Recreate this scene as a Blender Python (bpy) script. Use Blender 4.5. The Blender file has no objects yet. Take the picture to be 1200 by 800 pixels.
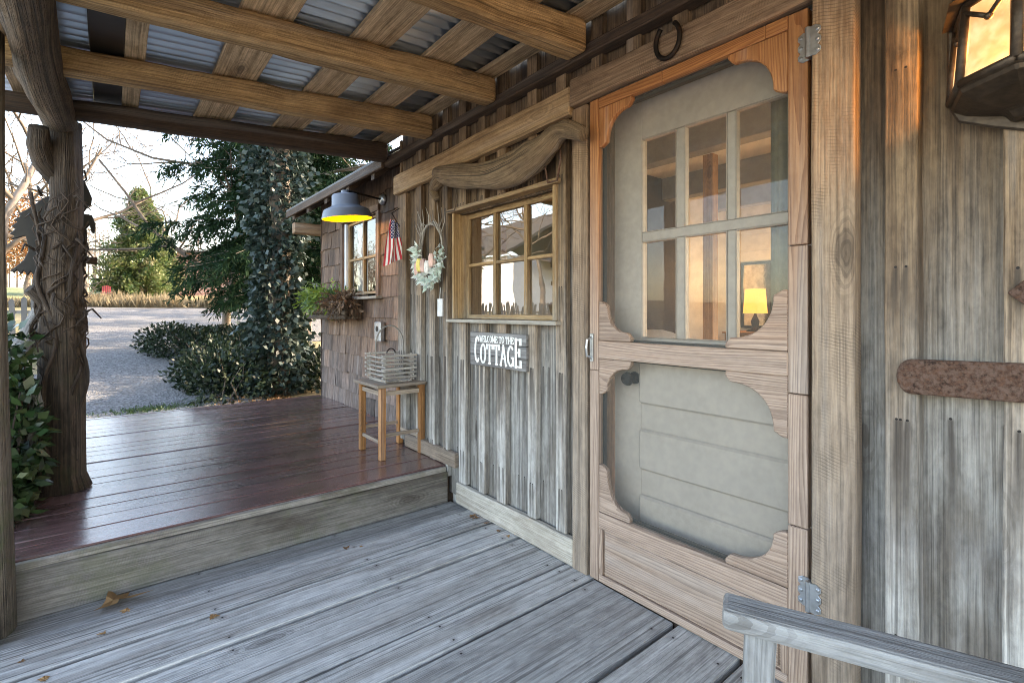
import bpy, math, random
import numpy as np
from mathutils import Vector, Matrix, noise as mnoise
random.seed(7); RNG = np.random.default_rng(11)
sc = bpy.context.scene
COL = sc.collection
R = math.radians
U = random.uniform
# ------------------------------------------------------------------ survey of the place
# wall runs along +X, the porch lies on its +Y side, the lens stands at (0,0,1.15)
FP = 582.; TH = math.atan(470 / 582.); CT, ST = math.cos(TH), math.sin(TH); EYE = 1.15
def WX(u, D=1.62):
    t = (u - 600) / FP
    return D * (CT - t * ST) / (ST + t * CT)
def WP(u, v, D=1.62):
    X = WX(u, D)
    return X, EYE - (v - 365) * (X * CT + D * ST) / FP
def FL(u, v, z=0.):
    f = FP * (EYE - z) / (v - 365); r = (u - 600) / FP * f
    return f * CT - r * ST, -f * ST - r * CT
def DP(u, v, f):
    r = (u - 600) / FP * f
    return Vector((f * CT - r * ST, -f * ST - r * CT, EYE - (v - 365) * f / FP))

# ------------------------------------------------------------------ node helper
class Mat:
    def __init__(s, name):
        s.m = bpy.data.materials.new(name); s.m.use_nodes = True
        s.t = s.m.node_tree; s.t.nodes.clear()
        s.out = s.t.nodes.new('ShaderNodeOutputMaterial')
    def put(s, sock, v):
        if v is None: return
        if hasattr(v, 'outputs'): v = v.outputs[0]
        if isinstance(v, bpy.types.NodeSocket): s.t.links.new(v, sock)
        else:
            if isinstance(v, (tuple, list)) and len(v) == 3 and sock.type == 'RGBA': v = (*v, 1)
            sock.default_value = v
    def n(s, typ, ins=(), **props):
        nd = s.t.nodes.new('ShaderNode' + typ)
        for k, v in props.items(): setattr(nd, k, v)
        it = ins.items() if isinstance(ins, dict) else enumerate(ins)
        for k, v in it: s.put(nd.inputs[k], v)
        return nd
    def math(s, op, a, b=None, c=None, clamp=False):
        return s.n('Math', [x for x in (a, b, c) if x is not None], operation=op, use_clamp=clamp).outputs[0]
    def vm(s, op, a, b=None):
        return s.n('VectorMath', [x for x in (a, b) if x is not None], operation=op).outputs[0]
    def noise(s, vec, scale=1., detail=3., rough=.55, dist=0.):
        nd = s.n('TexNoise', {'Vector': vec, 'Scale': scale, 'Detail': detail, 'Roughness': rough, 'Distortion': dist})
        return nd.outputs[0]
    def mix(s, f, a, b, mode='MIX'):
        nd = s.t.nodes.new('ShaderNodeMix'); nd.data_type = 'RGBA'; nd.blend_type = mode
        s.put(nd.inputs[0], f); s.put(nd.inputs[6], a); s.put(nd.inputs[7], b)
        return nd.outputs[2]
    def rng(s, x, a, b, c=0., d=1., smooth=True):
        nd = s.n('MapRange', [x, a, b, c, d]); nd.interpolation_type = 'SMOOTHSTEP' if smooth else 'LINEAR'
        return nd.outputs[0]
    def pos(s): return s.n('NewGeometry').outputs['Position']
    def z(s): return s.n('SeparateXYZ', [s.pos()]).outputs[2]
    def attr(s, nm): return s.n('Attribute', attribute_name=nm).outputs['Fac']
    def bsdf(s, col, rough=.7, bump=None, bstr=.3, bdist=.01, metal=0., spec=None, alpha=None, emit=None, estr=0., coat=None):
        b = s.n('BsdfPrincipled')
        s.put(b.inputs['Base Color'], col); s.put(b.inputs['Roughness'], rough); s.put(b.inputs['Metallic'], metal)
        if spec is not None: s.put(b.inputs['Specular IOR Level'], spec)
        if coat is not None: s.put(b.inputs['Coat Weight'], coat); s.put(b.inputs['Coat Roughness'], .22)
        if emit is not None: s.put(b.inputs['Emission Color'], emit); s.put(b.inputs['Emission Strength'], estr)
        if bump is not None:
            bn = s.n('Bump', {'Strength': bstr, 'Distance': bdist, 'Height': bump}); s.put(b.inputs['Normal'], bn.outputs[0])
        s.t.links.new(b.outputs[0], s.out.inputs[0]); s.b = b
        return s.m

def wood(name, lo, hi, aged=None, az=(.4, 1.6), amix=(.0, .0), crack=.6, fig=.12, figf=55., saw=0., knots=.5, rough=.75,
         bump=.35, tint=(.72, 1.22), blot=.35, rrng=None, drips=None, figsc=(.55, 5.), moss=0., fine=1., figw=6., coat=None, kmin=.62, agernd=.5, nails=None):
    """board timber; UV runs along the grain in metres, 'rnd' is a number of the board's own"""
    M = Mat(name)
    uv = M.n('UVMap', uv_map='UVMap').outputs[0]; rnd = M.attr('rnd')
    off = M.n('CombineXYZ', [M.math('MULTIPLY', rnd, 61.3), M.math('MULTIPLY', rnd, 17.7), M.math('MULTIPLY', rnd, 33.1)]).outputs[0]
    base = M.vm('ADD', uv, off)
    sep = M.n('SeparateXYZ', [uv]).outputs
    def S(a, b): return M.vm('MULTIPLY', base, (a, b, 1.))
    n1 = M.noise(S(3.2 * fine, 170 * fine), 1, 4, .65)
    n2 = M.noise(S(.9, 34), 1, 5, .62, .15)
    n3 = M.noise(S(1.6, 5.5), 1, 5, .62)
    n4 = M.noise(S(*figsc), 1, 2, .45, .1)
    bs = M.n('SeparateXYZ', [base]).outputs
    ph = M.math('ADD', M.math('MULTIPLY', bs[1], figf), M.math('MULTIPLY', n4, figw))
    fg = M.math('FRACT', ph); fg = M.math('MULTIPLY', M.rng(fg, 0, .75, 1, 0), M.rng(fg, .97, 1., 1, .0)); fg = M.math('SUBTRACT', 1., fg)
    fg = M.math('MULTIPLY_ADD', M.math('SUBTRACT', n1, .5), .5, fg)
    n8 = M.noise(S(16, 42), 1, 5, .7, .3)
    g = M.math('ADD', M.math('ADD', M.math('MULTIPLY', M.rng(n1, .33, .67, 0, 1, False), .40), M.math('MULTIPLY', M.rng(n2, .3, .7, 0, 1, False), .32)), M.math('MULTIPLY', M.rng(n8, .33, .67, 0, 1, False), .28))
    g = M.math('ADD', M.math('MULTIPLY', M.rng(g, .18, .82, 0, 1, False), 1 - fig), M.math('MULTIPLY', fg, fig))
    g2 = M.rng(g, .08, .92, 0, 1, False)
    n6 = M.noise(S(.45, 10), 1, 4, .6, .1); n7 = M.noise(S(7, 40), 1, 3, .6)
    hi_c = hi; lo_c = lo
    if aged:
        zz = M.math('ADD', M.z(), M.math('MULTIPLY', M.math('SUBTRACT', n2, .5), .9))
        zz = M.math('ADD', zz, M.math('MULTIPLY', M.math('SUBTRACT', rnd, .5), agernd))
        am = M.rng(zz, az[0], az[1], amix[0], amix[1])
        lo_c = M.mix(am, aged[0], lo); hi_c = M.mix(am, aged[1], hi)
    col = M.mix(g2, lo_c, hi_c)
    dk_ = M.mix(1., col, (.42, .36, .31), 'MULTIPLY')
    col = M.mix(M.rng(n3, .47, .68, 0, blot), col, dk_)
    col = M.mix(M.rng(n6, .52, .68, 0, blot), col, dk_)
    col = M.mix(M.rng(n7, .62, .74, 0, .35 * blot + .1), col, M.mix(1., col, (.35, .3, .26), 'MULTIPLY'))
    col = M.mix(M.rng(n6, .30, .44, .22, 0), col, M.mix(.6, col, (.62, .61, .59)))
    tn = M.rng(rnd, 0, 1, tint[0], tint[1], False)
    col = M.mix(1., col, M.n('CombineColor', [tn, tn, tn]).outputs[0], 'MULTIPLY')
    if crack:
        ck = M.noise(S(.7, 80), 1, 3, .5, .1)
        cm = M.rng(ck, .585, .625, 0, crack)
        ck2 = M.noise(S(1.6, 150), 1, 3, .55, .1); cm = M.math('MAXIMUM', cm, M.rng(ck2, .605, .645, 0, crack * .8))
        col = M.mix(cm, col, M.mix(.75, col, (.012, .009, .007)))
    if knots:
        v = M.n('TexVoronoi', {'Vector': M.vm('ADD', S(1.7, 5.2), M.vm('MULTIPLY', M.n('TexNoise', {'Vector': S(9, 30), 'Scale': 1.}).outputs[1], (.12, .12, 0))), 'Scale': 1., 'Randomness': 1.})
        d = v.outputs[0]; sel = M.math('GREATER_THAN', M.n('SeparateColor', [v.outputs[1]]).outputs[0], kmin)
        km = M.math('MULTIPLY', M.rng(d, .05, .17, knots, 0), sel)
        ring = M.math('MULTIPLY', M.math('MULTIPLY', M.math('GREATER_THAN', M.math('SINE', M.math('MULTIPLY', d, 130)), .3), M.rng(d, .1, .3, .35, 0)), sel)
        col = M.mix(ring, col, (.05, .035, .025)); col = M.mix(km, col, (.028, .018, .012))
    if saw:
        sw = M.math('SINE', M.math('MULTIPLY', M.math('ADD', M.math('ADD', sep[0], M.math('MULTIPLY', sep[1], .25)), M.math('MULTIPLY', n3, .03)), 640))
        sm = M.math('MULTIPLY', M.rng(sw, .2, .9), M.rng(M.noise(S(6, 11), 1, 4), .45, .68, 0, saw))
        col = M.mix(sm, col, M.mix(.7, col, (.04, .03, .02)))
    if drips:
        pz = M.z(); wid = M.attr('wid'); vv = sep[1]
        wb_ = M.math('MULTIPLY', M.math('SUBTRACT', M.noise(S(4., 3.), 1, 2), .5), .016)
        d1 = M.math('ABSOLUTE', M.math('ADD', M.math('SUBTRACT', vv, .024), wb_)); d2_ = M.math('ABSOLUTE', M.math('ADD', M.math('SUBTRACT', vv, M.math('SUBTRACT', wid, .024)), wb_))
        d3 = M.math('ABSOLUTE', M.math('ADD', M.math('SUBTRACT', vv, M.math('MULTIPLY', wid, .46)), wb_))
        for (zt, ln, three, st, cut) in drips:
            dd = M.math('MINIMUM', d1, d2_)
            if three: dd = M.math('MINIMUM', dd, d3)
            jit = M.math('FRACT', M.math('MULTIPLY', rnd, 91.7 + zt))
            dz = M.math('SUBTRACT', M.math('ADD', zt, M.math('MULTIPLY', jit, .03)), pz)
            wide = M.math('ADD', .008, M.math('MULTIPLY', M.math('MAXIMUM', dz, 0.), .04))
            core = M.math('MULTIPLY', M.rng(M.math('DIVIDE', dd, wide), .15, 1.25, 1, 0), M.rng(dz, -.004, .010, 0, 1))
            f = M.math('MULTIPLY', M.math('MULTIPLY', core, M.rng(dz, .02, M.math('MULTIPLY', ln, M.math('ADD', .45, n6)), 1, 0)), st)
            f = M.math('MULTIPLY', f, M.rng(n1, .3, .6, .55, 1))
            col = M.mix(f, col, cut)
            nh = M.math('MULTIPLY', M.math('LESS_THAN', M.math('ADD', M.math('MULTIPLY', dd, dd), M.math('POWER', M.math('SUBTRACT', dz, .003), 2.)), .0000105), 1.)
            col = M.mix(nh, col, (.012, .009, .008))
    if nails:
        py = M.n('SeparateXYZ', [M.pos()]).outputs[1]; wid = M.attr('wid'); vv = sep[1]
        dd = M.math('MINIMUM', M.math('ABSOLUTE', M.math('SUBTRACT', vv, .03)), M.math('ABSOLUTE', M.math('SUBTRACT', vv, M.math('SUBTRACT', wid, .03))))
        dy = M.math('SUBTRACT', M.math('FRACT', M.math('ADD', M.math('MULTIPLY', py, 1 / nails), M.math('MULTIPLY', rnd, .05))), .5); dy = M.math('MULTIPLY', dy, nails)
        r2 = M.math('SQRT', M.math('ADD', M.math('MULTIPLY', dd, dd), M.math('MULTIPLY', dy, dy)))
        col = M.mix(M.rng(r2, .004, .022, .35, 0), col, (.06, .05, .045)); col = M.mix(M.math('LESS_THAN', r2, .0042), col, (.02, .015, .012))
    if moss:
        ms = M.math('MULTIPLY', M.rng(M.noise(M.pos(), 7., 5, .65), .48, .64, 0, moss), M.rng(M.z(), .0, 1.3, 1, .1))
        col = M.mix(ms, col, (.10, .115, .045))
    rr = rough
    if rrng: rr = M.rng(M.math('ADD', M.math('MULTIPLY', n3, .6), M.math('MULTIPLY', n2, .4)), .35, .65, rrng[0], rrng[1])
    h = M.math('ADD', M.math('MULTIPLY', g, 1.), M.math('MULTIPLY', n3, .5))
    return M.bsdf(col, rr, h, bump, .012, coat=coat)

def plain(name, col, rough=.6, metal=0., nscale=20., var=.3, bump=.1, rust=None, rustamt=(.5, .65), spec=None, bdist=.004):
    M = Mat(name)
    P = M.n('TexCoord').outputs['Object']
    a = M.noise(P, nscale, 5, .6); b = M.noise(P, nscale * .25, 3, .6)
    k = M.rng(M.math('ADD', M.math('MULTIPLY', a, .5), M.math('MULTIPLY', b, .5)), .3, .7, 1 - var, 1 + var)
    c = M.mix(1., col, M.n('CombineColor', [k, k, k]).outputs[0], 'MULTIPLY')
    if rust: c = M.mix(M.rng(M.noise(P, nscale * .6, 6, .7), *rustamt), c, rust)
    return M.bsdf(c, rough, a, bump, bdist, metal, spec)

def leafmat(name, cols, rough=.45, trans=.25, spec=.4):
    M = Mat(name); rnd = M.attr('rnd')
    cr = M.n('ValToRGB', [rnd]); el = cr.color_ramp.elements
    el[0].color = (*cols[0], 1); el[1].color = (*cols[-1], 1)
    for i, c in enumerate(cols[1:-1]): e = el.new((i + 1) / (len(cols) - 1)); e.color = (*c, 1)
    M.bsdf(cr.outputs[0], rough, spec=spec)
    t = M.n('BsdfTranslucent', [cr.outputs[0]])
    mx = M.n('MixShader', [trans, M.b.outputs[0], t.outputs[0]]); M.t.links.new(mx.outputs[0], M.out.inputs[0])
    return M.m

# ------------------------------------------------------------------ mesh helper
class MB:
    def __init__(s): s.v = []; s.f = []; s.uv = []; s.r = []; s.w = []; s.cw = 0.
    def face(s, idx, uvs, rnd): s.f.append(idx); s.uv.extend(uvs); s.r.append(rnd); s.w.append(s.cw)
    def plank(s, o, a, b, c, seg=1, wob=0., rnd=None, uo=None):
        """box: corner o, edges a (along the grain), b (width), c (thickness)"""
        o, a, b, c = Vector(o), Vector(a), Vector(b), Vector(c)
        if a.cross(b).dot(c) < 0: o = o + b; b = -b
        rnd = random.random() if rnd is None else rnd
        L, W, T = a.length, b.length, c.length; s.cw = W
        i0 = len(s.v); ph = U(0, 100)
        for k in range(seg + 1):
            t = k / seg; p = o + a * t
            def w(q):
                return wob * mnoise.noise(Vector((t * L * 2.2 + ph, q * 9.1, ph))) + .4 * wob * mnoise.noise(Vector((t * L * 9 + ph, q * 5.1, ph)))
            bn, cn = b.normalized(), c.normalized()
            l, r_, q = bn * w(1), bn * w(2), cn * w(3) * .6
            s.v += [p + l + q * .2, p + b + r_ + q * .2, p + b + c + r_ + q, p + c + l + q]
        d = [0, W, W + T, 2 * W + T, 2 * W + 2 * T]
        u0 = U(0, 3) if uo is None else uo
        for k in range(seg):
            x0, x1 = u0 + L * k / seg, u0 + L * (k + 1) / seg; A = i0 + 4 * k; B = A + 4
            for j in range(4):
                j2 = (j + 1) % 4
                s.face((A + j, A + j2, B + j2, B + j)[::-1], [(x0, d[j]), (x0, d[j + 1]), (x1, d[j + 1]), (x1, d[j])][::-1], rnd)
        E_ = i0 + 4 * seg
        s.face((i0, i0 + 1, i0 + 2, i0 + 3), [(u0, 0), (u0, W), (u0 + T, W), (u0 + T, 0)], rnd)
        s.face((E_ + 3, E_ + 2, E_ + 1, E_), [(u0 + T, 0), (u0 + T, W), (u0, W), (u0, 0)], rnd)
        return s
    def box(s, x0, x1, y0, y1, z0, z1, grain='x', **k):
        if grain == 'x': return s.plank((x0, y0, z0), (x1 - x0, 0, 0), (0, y1 - y0, 0), (0, 0, z1 - z0), **k)
        if grain == 'y': return s.plank((x0, y0, z0), (0, y1 - y0, 0), (0, 0, z1 - z0), (x1 - x0, 0, 0), **k)
        return s.plank((x0, y0, z0), (0, 0, z1 - z0), (x1 - x0, 0, 0), (0, y1 - y0, 0), **k)
    def tube(s, pts, rad, sides=10, lump=0., rnd=None, caps=True, squash=1., flute=0.):
        pts = [Vector(p) for p in pts]; n = len(pts)
        rad = [rad] * n if not hasattr(rad, '__len__') else rad
        rnd = random.random() if rnd is None else rnd
        i0 = len(s.v); ln = 0.; ref = None; ph = U(0, 50); fl = U(2.6, 4.4); rings = []
        for i, p in enumerate(pts):
            d = (pts[min(i + 1, n - 1)] - pts[max(i - 1, 0)]).normalized()
            if ref is None: ref = d.orthogonal().normalized()
            ref = (ref - d * ref.dot(d)).normalized(); w = d.cross(ref)
            if i: ln += (p - pts[i - 1]).length
            rings.append(ln)
            for k in range(sides):
                an = 2 * math.pi * k / sides
                q = rad[i] * (1 + lump * mnoise.noise(Vector((math.cos(an) * 1.3, math.sin(an) * 1.3, ln / max(rad[i], .01) * .35 + ph)))
                              + flute * math.cos(3 * an + ln * fl + ph))
                s.v.append(p + ref * math.cos(an) * q + w * math.sin(an) * q * squash)
        rm = max(rad); u0 = U(0, 3)
        for i in range(n - 1):
            for k in range(sides):
                k2 = (k + 1) % sides; A = i0 + i * sides; B = A + sides
                va, vb = 2 * math.pi * rm * k / sides, 2 * math.pi * rm * (k + 1) / sides
                s.face((A + k, A + k2, B + k2, B + k), [(u0 + rings[i], va), (u0 + rings[i], vb), (u0 + rings[i + 1], vb), (u0 + rings[i + 1], va)], rnd)
        if caps:
            for base, rev in ((i0, True), (i0 + (n - 1) * sides, False)):
                ix = list(range(base, base + sides)); ix = ix[::-1] if rev else ix
                s.face(tuple(ix), [(.1 * math.cos(6.283 * k / sides), .1 * math.sin(6.283 * k / sides)) for k in range(sides)], rnd)
        return s
    def prism(s, pts, o, ax, ay, az, rnd=None, grain='x'):
        """closed 2-D outline pts swept along az"""
        o, ax, ay, az = Vector(o), Vector(ax), Vector(ay), Vector(az)
        rnd = random.random() if rnd is None else rnd
        n = len(pts); i0 = len(s.v); u0 = U(0, 3)
        area = sum(pts[i][0] * pts[(i + 1) % n][1] - pts[(i + 1) % n][0] * pts[i][1] for i in range(n))
        if (area > 0) != (ax.cross(ay).dot(az) > 0): pts = pts[::-1]
        for q in (Vector(), az):
            for x, y in pts: s.v.append(o + ax * x + ay * y + q)
        uvp = [(u0 + x, y) if grain == 'x' else (u0 + y, x) for x, y in pts]
        s.face(tuple(range(i0, i0 + n))[::-1], uvp[::-1], rnd); s.face(tuple(range(i0 + n, i0 + 2 * n)), uvp, rnd)
        for i in range(n):
            j = (i + 1) % n
            s.face((i0 + i, i0 + j, i0 + n + j, i0 + n + i), [uvp[i], uvp[j], (uvp[j][0], uvp[j][1] + .02), (uvp[i][0], uvp[i][1] + .02)], rnd)
        return s
    def lathe(s, prof, o, axis=(0, 0, 1), sides=28, rnd=.5):
        o = Vector(o); ax = Vector(axis).normalized(); e1 = ax.orthogonal().normalized(); e2 = ax.cross(e1); i0 = len(s.v); n = len(prof)
        for r, h in prof:
            for k in range(sides):
                a = 2 * math.pi * k / sides; s.v.append(o + ax * h + (e1 * math.cos(a) + e2 * math.sin(a)) * r)
        for i in range(n - 1):
            for k in range(sides):
                k2 = (k + 1) % sides
                s.face((i0 + i * sides + k, i0 + i * sides + k2, i0 + (i + 1) * sides + k2, i0 + (i + 1) * sides + k), [(0, 0), (0, .1), (.1, .1), (.1, 0)], rnd)
        return s
    def blob(s, o, rx, ry, rz, rot=None, sides=10, rings=6, lump=.1, rnd=None):
        prof = [(math.sin(math.pi * i / rings), -math.cos(math.pi * i / rings)) for i in range(rings + 1)]
        i0 = len(s.v); rnd = random.random() if rnd is None else rnd; s.lathe([(max(r, .02), h) for r, h in prof], (0, 0, 0), sides=sides, rnd=rnd)
        m = rot or Matrix.Identity(3); ph = U(0, 50)
        for i in range(i0, len(s.v)):
            p = s.v[i]; k = 1 + lump * mnoise.noise(p * 1.7 + Vector((ph, ph, 0)))
            s.v[i] = Vector(o) + m @ Vector((p.x * rx * k, p.y * ry * k, p.z * rz * k))
        return s
    def build(s, name, mat, parent=None, bevel=0., smooth=False, seg=1):
        me = bpy.data.meshes.new(name); me.from_pydata([tuple(v) for v in s.v], [], s.f)
        ul = me.uv_layers.new(name='UVMap'); ul.data.foreach_set('uv', np.array(s.uv, dtype=np.float32).ravel())
        at = me.attributes.new('rnd', 'FLOAT', 'FACE'); at.data.foreach_set('value', np.array(s.r, dtype=np.float32))
        at = me.attributes.new('wid', 'FLOAT', 'FACE'); at.data.foreach_set('value', np.array(s.w, dtype=np.float32))
        me.materials.append(mat)
        o = bpy.data.objects.new(name, me); COL.objects.link(o)
        if parent: o.parent = parent
        if smooth: me.polygons.foreach_set('use_smooth', [True] * len(me.polygons))
        if bevel:
            b = o.modifiers.new('edge', 'BEVEL'); b.width = bevel; b.segments = seg; b.limit_method = 'ANGLE'; b.angle_limit = R(40)
        return o

def quads(name, V, mat, rnd, parent=None, smooth=False):
    """V: (n,4,3) leaf-like faces"""
    n = len(V); me = bpy.data.meshes.new(name)
    me.vertices.add(4 * n); me.vertices.foreach_set('co', V.astype(np.float32).ravel())
    me.loops.add(4 * n); me.loops.foreach_set('vertex_index', np.arange(4 * n, dtype=np.int32))
    me.polygons.add(n); me.polygons.foreach_set('loop_start', np.arange(0, 4 * n, 4, dtype=np.int32))
    try: me.polygons.foreach_set('loop_total', np.full(n, 4, dtype=np.int32))
    except Exception: pass
    at = me.attributes.new('rnd', 'FLOAT', 'FACE'); at.data.foreach_set('value', np.asarray(rnd, dtype=np.float32))
    me.materials.append(mat); me.update(calc_edges=True); me.validate()
    o = bpy.data.objects.new(name, me); COL.objects.link(o)
    if parent: o.parent = parent
    return o
def unit(a): return a / np.maximum(np.linalg.norm(a, axis=-1, keepdims=True), 1e-9)
def leaves(P, D, L, W, fold=.0, roll=None):
    """rhombic leaves at P pointing along D; returns (n,4,3)"""
    n = len(P); D = unit(D); q = unit(np.cross(D, RNG.normal(size=(n, 3)) if roll is None else roll))
    L = np.asarray(L).reshape(-1, 1) * np.ones((n, 1)); W = np.asarray(W).reshape(-1, 1) * np.ones((n, 1))
    nn = np.cross(D, q)
    return np.stack([P, P + D * L * .45 + q * W * .5 + nn * W * fold, P + D * L, P + D * L * .45 - q * W * .5 + nn * W * fold], 1)

def tag(o, label=None, cat=None, group=None, kind=None):
    if label: o['label'] = label
    if cat: o['category'] = cat
    if group: o['group'] = group
    if kind: o['kind'] = kind
    return o
def thing(name, label, cat, loc=(0, 0, 0), group=None):
    """an Empty at the thing's base; parts are modelled in place and keep their world position"""
    o = bpy.data.objects.new(name, None); COL.objects.link(o); o.location = loc; o.empty_display_size = .1
    return tag(o, label, cat, group)
def settle(root):
    """parts were modelled in world coordinates: take the root's position out of them"""
    for ch in root.children: ch.location = ch.location - root.location

# ------------------------------------------------------------------ materials
GREY_LO, GREY_HI = (.085, .078, .070), (.42, .405, .375)
BRN_LO, BRN_HI = (.055, .032, .016), (.30, .20, .115)
m_siding = wood('weathered_siding', (.075, .045, .025), (.33, .22, .13), aged=((.18, .172, .16), (.54, .52, .49)), az=(.45, 1.7), amix=(0., 1.), crack=.5, fig=.1,
                knots=.9, kmin=.45, blot=.8, tint=(.6, 1.25), drips=[(.855, .42, 1, .92, (.045, .034, .028)), (1.245, .20, 0, .85, (.045, .033, .026)), (.30, .22, 0, .8, (.05, .038, .03)), (1.78, .34, 0, .7, (.02, .014, .01))])
m_trim = wood('sawn_trim_board', (.19, .105, .055), (.46, .31, .195), aged=((.19, .15, .12), (.43, .335, .26)), az=(.2, 2.2), amix=(0, 1), crack=.3, saw=.6, knots=.6, blot=.6, tint=(.85, 1.1))
m_lintel = wood('lintel_timber', (.27, .155, .07), (.60, .41, .23), crack=.45, saw=.2, knots=.9, blot=.5, tint=(.9, 1.1))
m_hewn = wood('hewn_rafter_timber', (.27, .15, .06), (.74, .49, .25), crack=.6, knots=.9, blot=.75, saw=.25, tint=(.85, 1.15), bump=.6, fig=.12)
m_purlin = wood('purlin_board', (.27, .17, .085), (.72, .52, .33), crack=.4, saw=.4, knots=.7, blot=.6, tint=(.8, 1.15))
m_dark = wood('dark_old_timber', (.028, .016, .010), (.11, .065, .038), crack=.6, knots=.3, blot=.5)
m_cedar = wood('screen_door_cedar', (.25, .08, .022), (.50, .22, .08), aged=((.20, .132, .10), (.45, .33, .26)), az=(.85, 2.1), agernd=.15, amix=(0, 1), crack=.1, fig=.5, figf=85, figw=14., figsc=(.7, 9.), knots=0, blot=.25, tint=(.88, 1.1), rough=.6, bump=.25)
m_floor = wood('grey_floor_board', (.29, .285, .275), (.66, .65, .63), nails=.61, crack=.65, fig=.06, saw=.10, knots=.5, blot=.5, tint=(.72, 1.12), rough=.72, rrng=(.5, .85))
m_riser = wood('mossy_riser_board', (.15, .132, .115), (.38, .345, .305), crack=.4, saw=.25, knots=.5, blot=.8, moss=.32)
m_deck = wood('stained_deck_board', (.055, .028, .027), (.19, .10, .095), crack=.3, fig=.1, knots=.3, blot=.5, tint=(.75, 1.3), nails=.61, rrng=(.12, .32), bump=.12, coat=.9)
m_post = wood('grey_log', (.17, .135, .10), (.44, .36, .28), crack=.8, fig=.05, knots=.7, blot=.6, bump=.9, moss=.75)
m_bark = wood('vine_log_bark', (.045, .030, .02), (.22, .15, .10), crack=.8, fig=.05, knots=.5, blot=.9, bump=1., moss=.35)
m_drift = wood('driftwood', (.13, .078, .042), (.44, .315, .20), crack=1., fig=.05, knots=.5, blot=.4, bump=.6)
m_winwood = wood('window_frame_wood', (.20, .105, .04), (.52, .34, .17), crack=.2, fig=.15, knots=.3, blot=.4, aged=((.26, .2, .14), (.5, .42, .32)), az=(1., 1.3), amix=(0, 1))
m_sill = wood('window_sill_wood', (.25, .22, .18), (.52, .48, .42), crack=.3, knots=.2)
m_shingle = wood('cedar_shingle', (.075, .04, .026), (.25, .155, .105), crack=.5, fig=.05, knots=.1, blot=.7, tint=(.55, 1.35), aged=((.09, .072, .068), (.29, .245, .23)), az=(.2, 1.2), amix=(.25, 1))
m_stool = wood('orange_stool_leg', (.22, .085, .025), (.50, .235, .085), crack=.15, fig=.35, knots=.2)
m_stoptop = wood('worn_stool_top', (.20, .15, .11), (.42, .34, .27), crack=.3, fig=.3, knots=.2)
m_twig = wood('grey_basket_slat', (.22, .20, .18), (.62, .58, .53), crack=.3, fig=.2, knots=0, tint=(.7, 1.15))
m_arm = wood('bleached_chair_wood', (.26, .26, .255), (.50, .50, .49), crack=.4, fig=.1, knots=.3, blot=.4)
m_signwood = wood('grey_sign_board', (.13, .125, .125), (.30, .29, .285), crack=.3, fig=.3, knots=.2, tint=(.9, 1.1))
m_branch = wood('pale_branch', (.20, .185, .17), (.46, .43, .40), crack=.6, fig=.2, knots=.3, bump=.8)
m_twigs = plain('twig_bark', (.10, .075, .055), .85, nscale=8, var=.4)
m_treebark = plain('grey_tree_bark', (.16, .13, .105), .85, nscale=6, var=.45, bump=.4)
m_vine = wood('vine_stem', (.03, .018, .012), (.13, .085, .055), crack=.5, knots=.2, bump=.8)
m_birdwood = plain('dark_bird_paint', (.022, .019, .015), .6)
m_white = plain('white_paint', (.62, .64, .67), .5, var=.06)
m_letters = plain('white_lettering', (.82, .82, .80), .6, nscale=60, var=.12)
m_iron = plain('rusty_iron', (.10, .048, .03), .85, .25, nscale=150, var=.75, bump=1., rust=(.17, .105, .08), rustamt=(.40, .62), bdist=.008)
m_darkiron = plain('dark_iron', (.022, .018, .015), .6, .7, nscale=40, var=.4, rust=(.06, .03, .018), rustamt=(.5, .75))
m_zinc = plain('zinc_hinge_steel', (.46, .49, .52), .30, .9, nscale=50, var=.2)
m_bronze = plain('lantern_bronze', (.07, .05, .036), .5, .65, nscale=60, var=.35, bump=.3)
m_shade_out = plain('grey_lamp_enamel', (.155, .18, .215), .38, nscale=15, var=.08)
m_shade_in = plain('yellow_lamp_enamel', (.80, .48, .02), .4, nscale=15, var=.06)
m_galv = plain('galvanised_steel', (.45, .47, .5), .4, .9, nscale=30, var=.2)
m_inner = plain('greige_door_paint', (.50, .435, .37), .45, nscale=9, var=.06)
m_black = plain('black_paint', (.012, .012, .012), .4)
m_cloth = plain('white_linen', (.78, .78, .78), .9, nscale=12, var=.05)
m_curtain = plain('olive_curtain', (.22, .195, .13), .9, nscale=25, var=.15)
m_blind = plain('beige_blind', (.48, .40, .27), .9, nscale=25, var=.08)
m_net = plain('white_net_curtain', (.7, .7, .72), .9, nscale=25, var=.08)
m_inwall = plain('cream_panelling', (.74, .71, .66), .6, nscale=5, var=.05)
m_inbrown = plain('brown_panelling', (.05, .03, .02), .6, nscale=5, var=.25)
m_beam = plain('grey_painted_beam', (.26, .26, .27), .6, nscale=8, var=.1)
m_inpost = wood('pine_post', (.28, .13, .045), (.55, .31, .13), crack=.2, knots=.5)
m_brick = None

# corrugated roofing
M = Mat('galvanised_roof_sheet')
p = M.pos(); a = M.noise(M.vm('MULTIPLY', p, (9, 1.2, 9)), 1, 5, .65); b = M.noise(p, 55, 3, .6)
c_ = M.mix(M.rng(a, .35, .7), (.42, .49, .57), (.64, .72, .81))
m_roof = M.bsdf(c_, .31, None, metal=.7)
# screen mesh
M = Mat('insect_screen'); d = M.n('BsdfDiffuse', [(.15, .15, .14, 1)]); t = M.n('BsdfTransparent')
uv = M.n('SeparateXYZ', [M.pos()]).outputs
fr = M.noise(M.pos(), 30, 2)
mx = M.n('MixShader', [M.rng(fr, .3, .7, .68, .76), d.outputs[0], t.outputs[0]]); M.t.links.new(mx.outputs[0], M.out.inputs[0]); m_screen = M.m
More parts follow.
